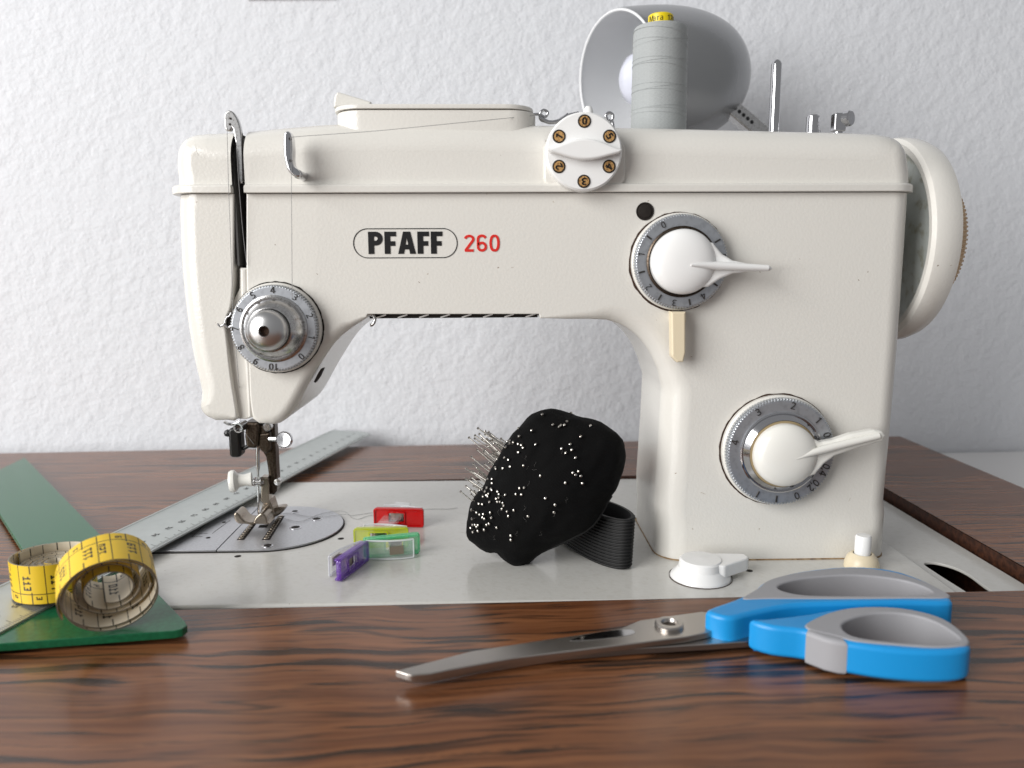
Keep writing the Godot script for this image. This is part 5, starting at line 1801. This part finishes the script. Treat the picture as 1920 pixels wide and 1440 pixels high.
func build_scissors() -> void:
	var at := Vector3(0.075, 0.0, -0.245)
	var o := thing("scissors", "closed dressmaking scissors with blue and grey handles, lying before the machine", "scissors", Transform3D(Basis(), at))
	var xf := Transform3D(Basis(), -at) * PLAN
	# blades
	var s := Shape.new()
	var b := blend([[V([-32.6, 231.1, -25.2, 234.7, -8.8, 242.7, 12.2, 248.4, 25.1, 251.6, 43.7, 256.7, 51.4, 262.5, 75.4, 268.3, 87.4, 263.2, 85.9, 260.3, 73.2, 251.9, 65.4, 249.2, 46.8, 245.5, 25.5, 241.4, 4.8, 237.4, -15.0, 231.2, -21.4, 228.9, -27.8, 228.2]), 0.45, 0.2]], 0.002)
	extrude(s, b[0], 0.0056, 0.0034, b[1], b[2], xf, 3)
	add("upper_blade", s, mats.blade_steel, o)
	s = Shape.new()
	b = blend([[V([-29.8, 231.6, -6.0, 240.6, 23.0, 247.5, 45.8, 252.0, 68.7, 261.7, 96.2, 257.0, 94.5, 250.0, 72.7, 248.0, 46.6, 246.3, 22.7, 243.5, -5.9, 236.8, -22.9, 231.0]), 0.3, 0.2]], 0.002)
	extrude(s, b[0], 0.0032, 0.0010, b[1], b[2], xf, 2)
	add("lower_blade", s, mats.blade_steel, o)
	s = Shape.new()
	extrude(s, smooth2(V([24.6, 248.1, 32.8, 252.8, 42.5, 255.1, 47.4, 254.8, 47.7, 252.4, 43.6, 250.3, 34.1, 248.4]), 4), 0.00575, 0.0050, 0.0001, 0.0, xf, 1)
	add("hollow_grind", s, mats.polished_steel, o)
	var pv := V([60.9, 257.2])[0]
	s = Shape.new()
	lathe(s, PackedVector2Array([Vector2(0.0051, 0.005), Vector2(0.0051, 0.0066), Vector2(0.0046, 0.0071), Vector2(0.0030, 0.0072), Vector2(0.0026, 0.0066), Vector2(0.0024, 0.0058)]), Transform3D(Basis(), Vector3(pv.x, 0, -pv.y) - at), 32)
	var screw := add("pivot_screw", s, mats.blade_steel, o)
	s = Shape.new()
	lathe(s, PackedVector2Array([Vector2(0.0027, 0.0052), Vector2(0.0026, 0.0060), Vector2(0.0012, 0.0062), Vector2(0.0, 0.0062)]), Transform3D(Basis(), Vector3(pv.x, 0, -pv.y) - at), 24)
	add("screw_socket", s, mats.oily_steel, screw)
	# far handle
	var h1 := smooth2(V([104.6, 273.2, 106.6, 267.8, 114.4, 265.1, 129.5, 263.8, 148.8, 263.2, 159.2, 263.6, 160.6, 271.1, 154.3, 279.5, 139.1, 284.5, 120.6, 282.9, 109.1, 278.4]), 4)
	s = Shape.new()
	extrude_hole(s, smooth2(V([74.2, 257.0, 85.8, 264.3, 95.4, 271.8, 104.0, 281.3, 119.8, 288.8, 140.7, 292.6, 155.8, 288.4, 162.8, 278.0, 164.9, 268.0, 164.0, 261.0, 160.8, 257.6, 146.5, 258.8, 119.7, 259.4, 104.0, 258.4, 88.9, 253.2, 80.4, 249.9, 74.8, 253.1]), 3), h1, 0.0120, 0.0012, 0.0018, xf)
	var handle := add("far_handle", s, mats.blue_plastic, o)
	s = Shape.new()
	extrude_hole(s, smooth2(V([88.9, 264.0, 98.1, 263.5, 113.4, 262.6, 128.6, 261.8, 147.7, 261.2, 163.1, 260.9, 163.9, 268.3, 160.8, 277.4, 153.6, 286.2, 139.6, 290.3, 119.9, 287.0, 104.9, 280.5, 97.3, 272.5]), 4), smooth2(V([105.1, 272.5, 107.5, 268.1, 114.5, 265.3, 129.6, 264.1, 148.9, 263.5, 158.2, 263.9, 159.2, 270.0, 153.2, 277.8, 138.3, 282.8, 120.1, 281.2, 109.5, 277.2]), 4), 0.0124, 0.0010, 0.0008, xf)
	add("grip_liner", s, mats.grey_rubber, handle)
	# near handle
	var h2 := smooth2(V([115.7, 242.9, 122.3, 248.1, 131.1, 251.0, 140.2, 250.5, 147.0, 246.0, 149.5, 236.9, 148.3, 228.9, 139.5, 226.5, 127.1, 228.9, 116.8, 232.6, 114.0, 237.2]), 4)
	s = Shape.new()
	extrude_hole(s, smooth2(V([86.4, 248.0, 93.0, 248.8, 107.0, 251.4, 118.6, 254.6, 129.6, 255.8, 142.1, 254.2, 151.3, 247.0, 152.8, 236.3, 150.0, 226.7, 144.5, 223.5, 134.3, 223.3, 122.7, 225.6, 112.8, 229.6, 106.8, 233.5, 102.1, 238.9, 91.9, 242.5]), 3), h2, 0.0120, 0.0010, 0.0018, xf)
	handle = add("near_handle", s, mats.blue_plastic, o)
	s = Shape.new()
	extrude_hole(s, smooth2(V([104.2, 243.6, 115.4, 251.2, 127.6, 254.8, 141.6, 253.2, 150.7, 246.0, 152.2, 235.8, 149.4, 226.8, 139.1, 225.2, 126.2, 227.3, 115.0, 230.3, 109.8, 234.2, 103.4, 239.0]), 4), smooth2(V([115.9, 242.2, 122.0, 246.7, 130.3, 249.6, 139.4, 249.1, 146.0, 244.6, 148.6, 235.9, 147.4, 228.7, 139.5, 226.6, 127.1, 229.0, 117.0, 232.7, 114.4, 236.9]), 4), 0.0124, 0.0008, 0.0008, xf)
	add("grip_liner", s, mats.grey_rubber, handle)
	s = Shape.new()
	extrude(s, V([104.3, 243.8, 111.5, 246.6, 114.3, 240.6, 112.1, 229.9, 109.7, 230.4, 106.1, 232.7, 101.8, 237.8]), 0.0122, 0.0008, 0.0016, 0.001, xf)
	add("grip_band", s, mats.grey_rubber, handle)
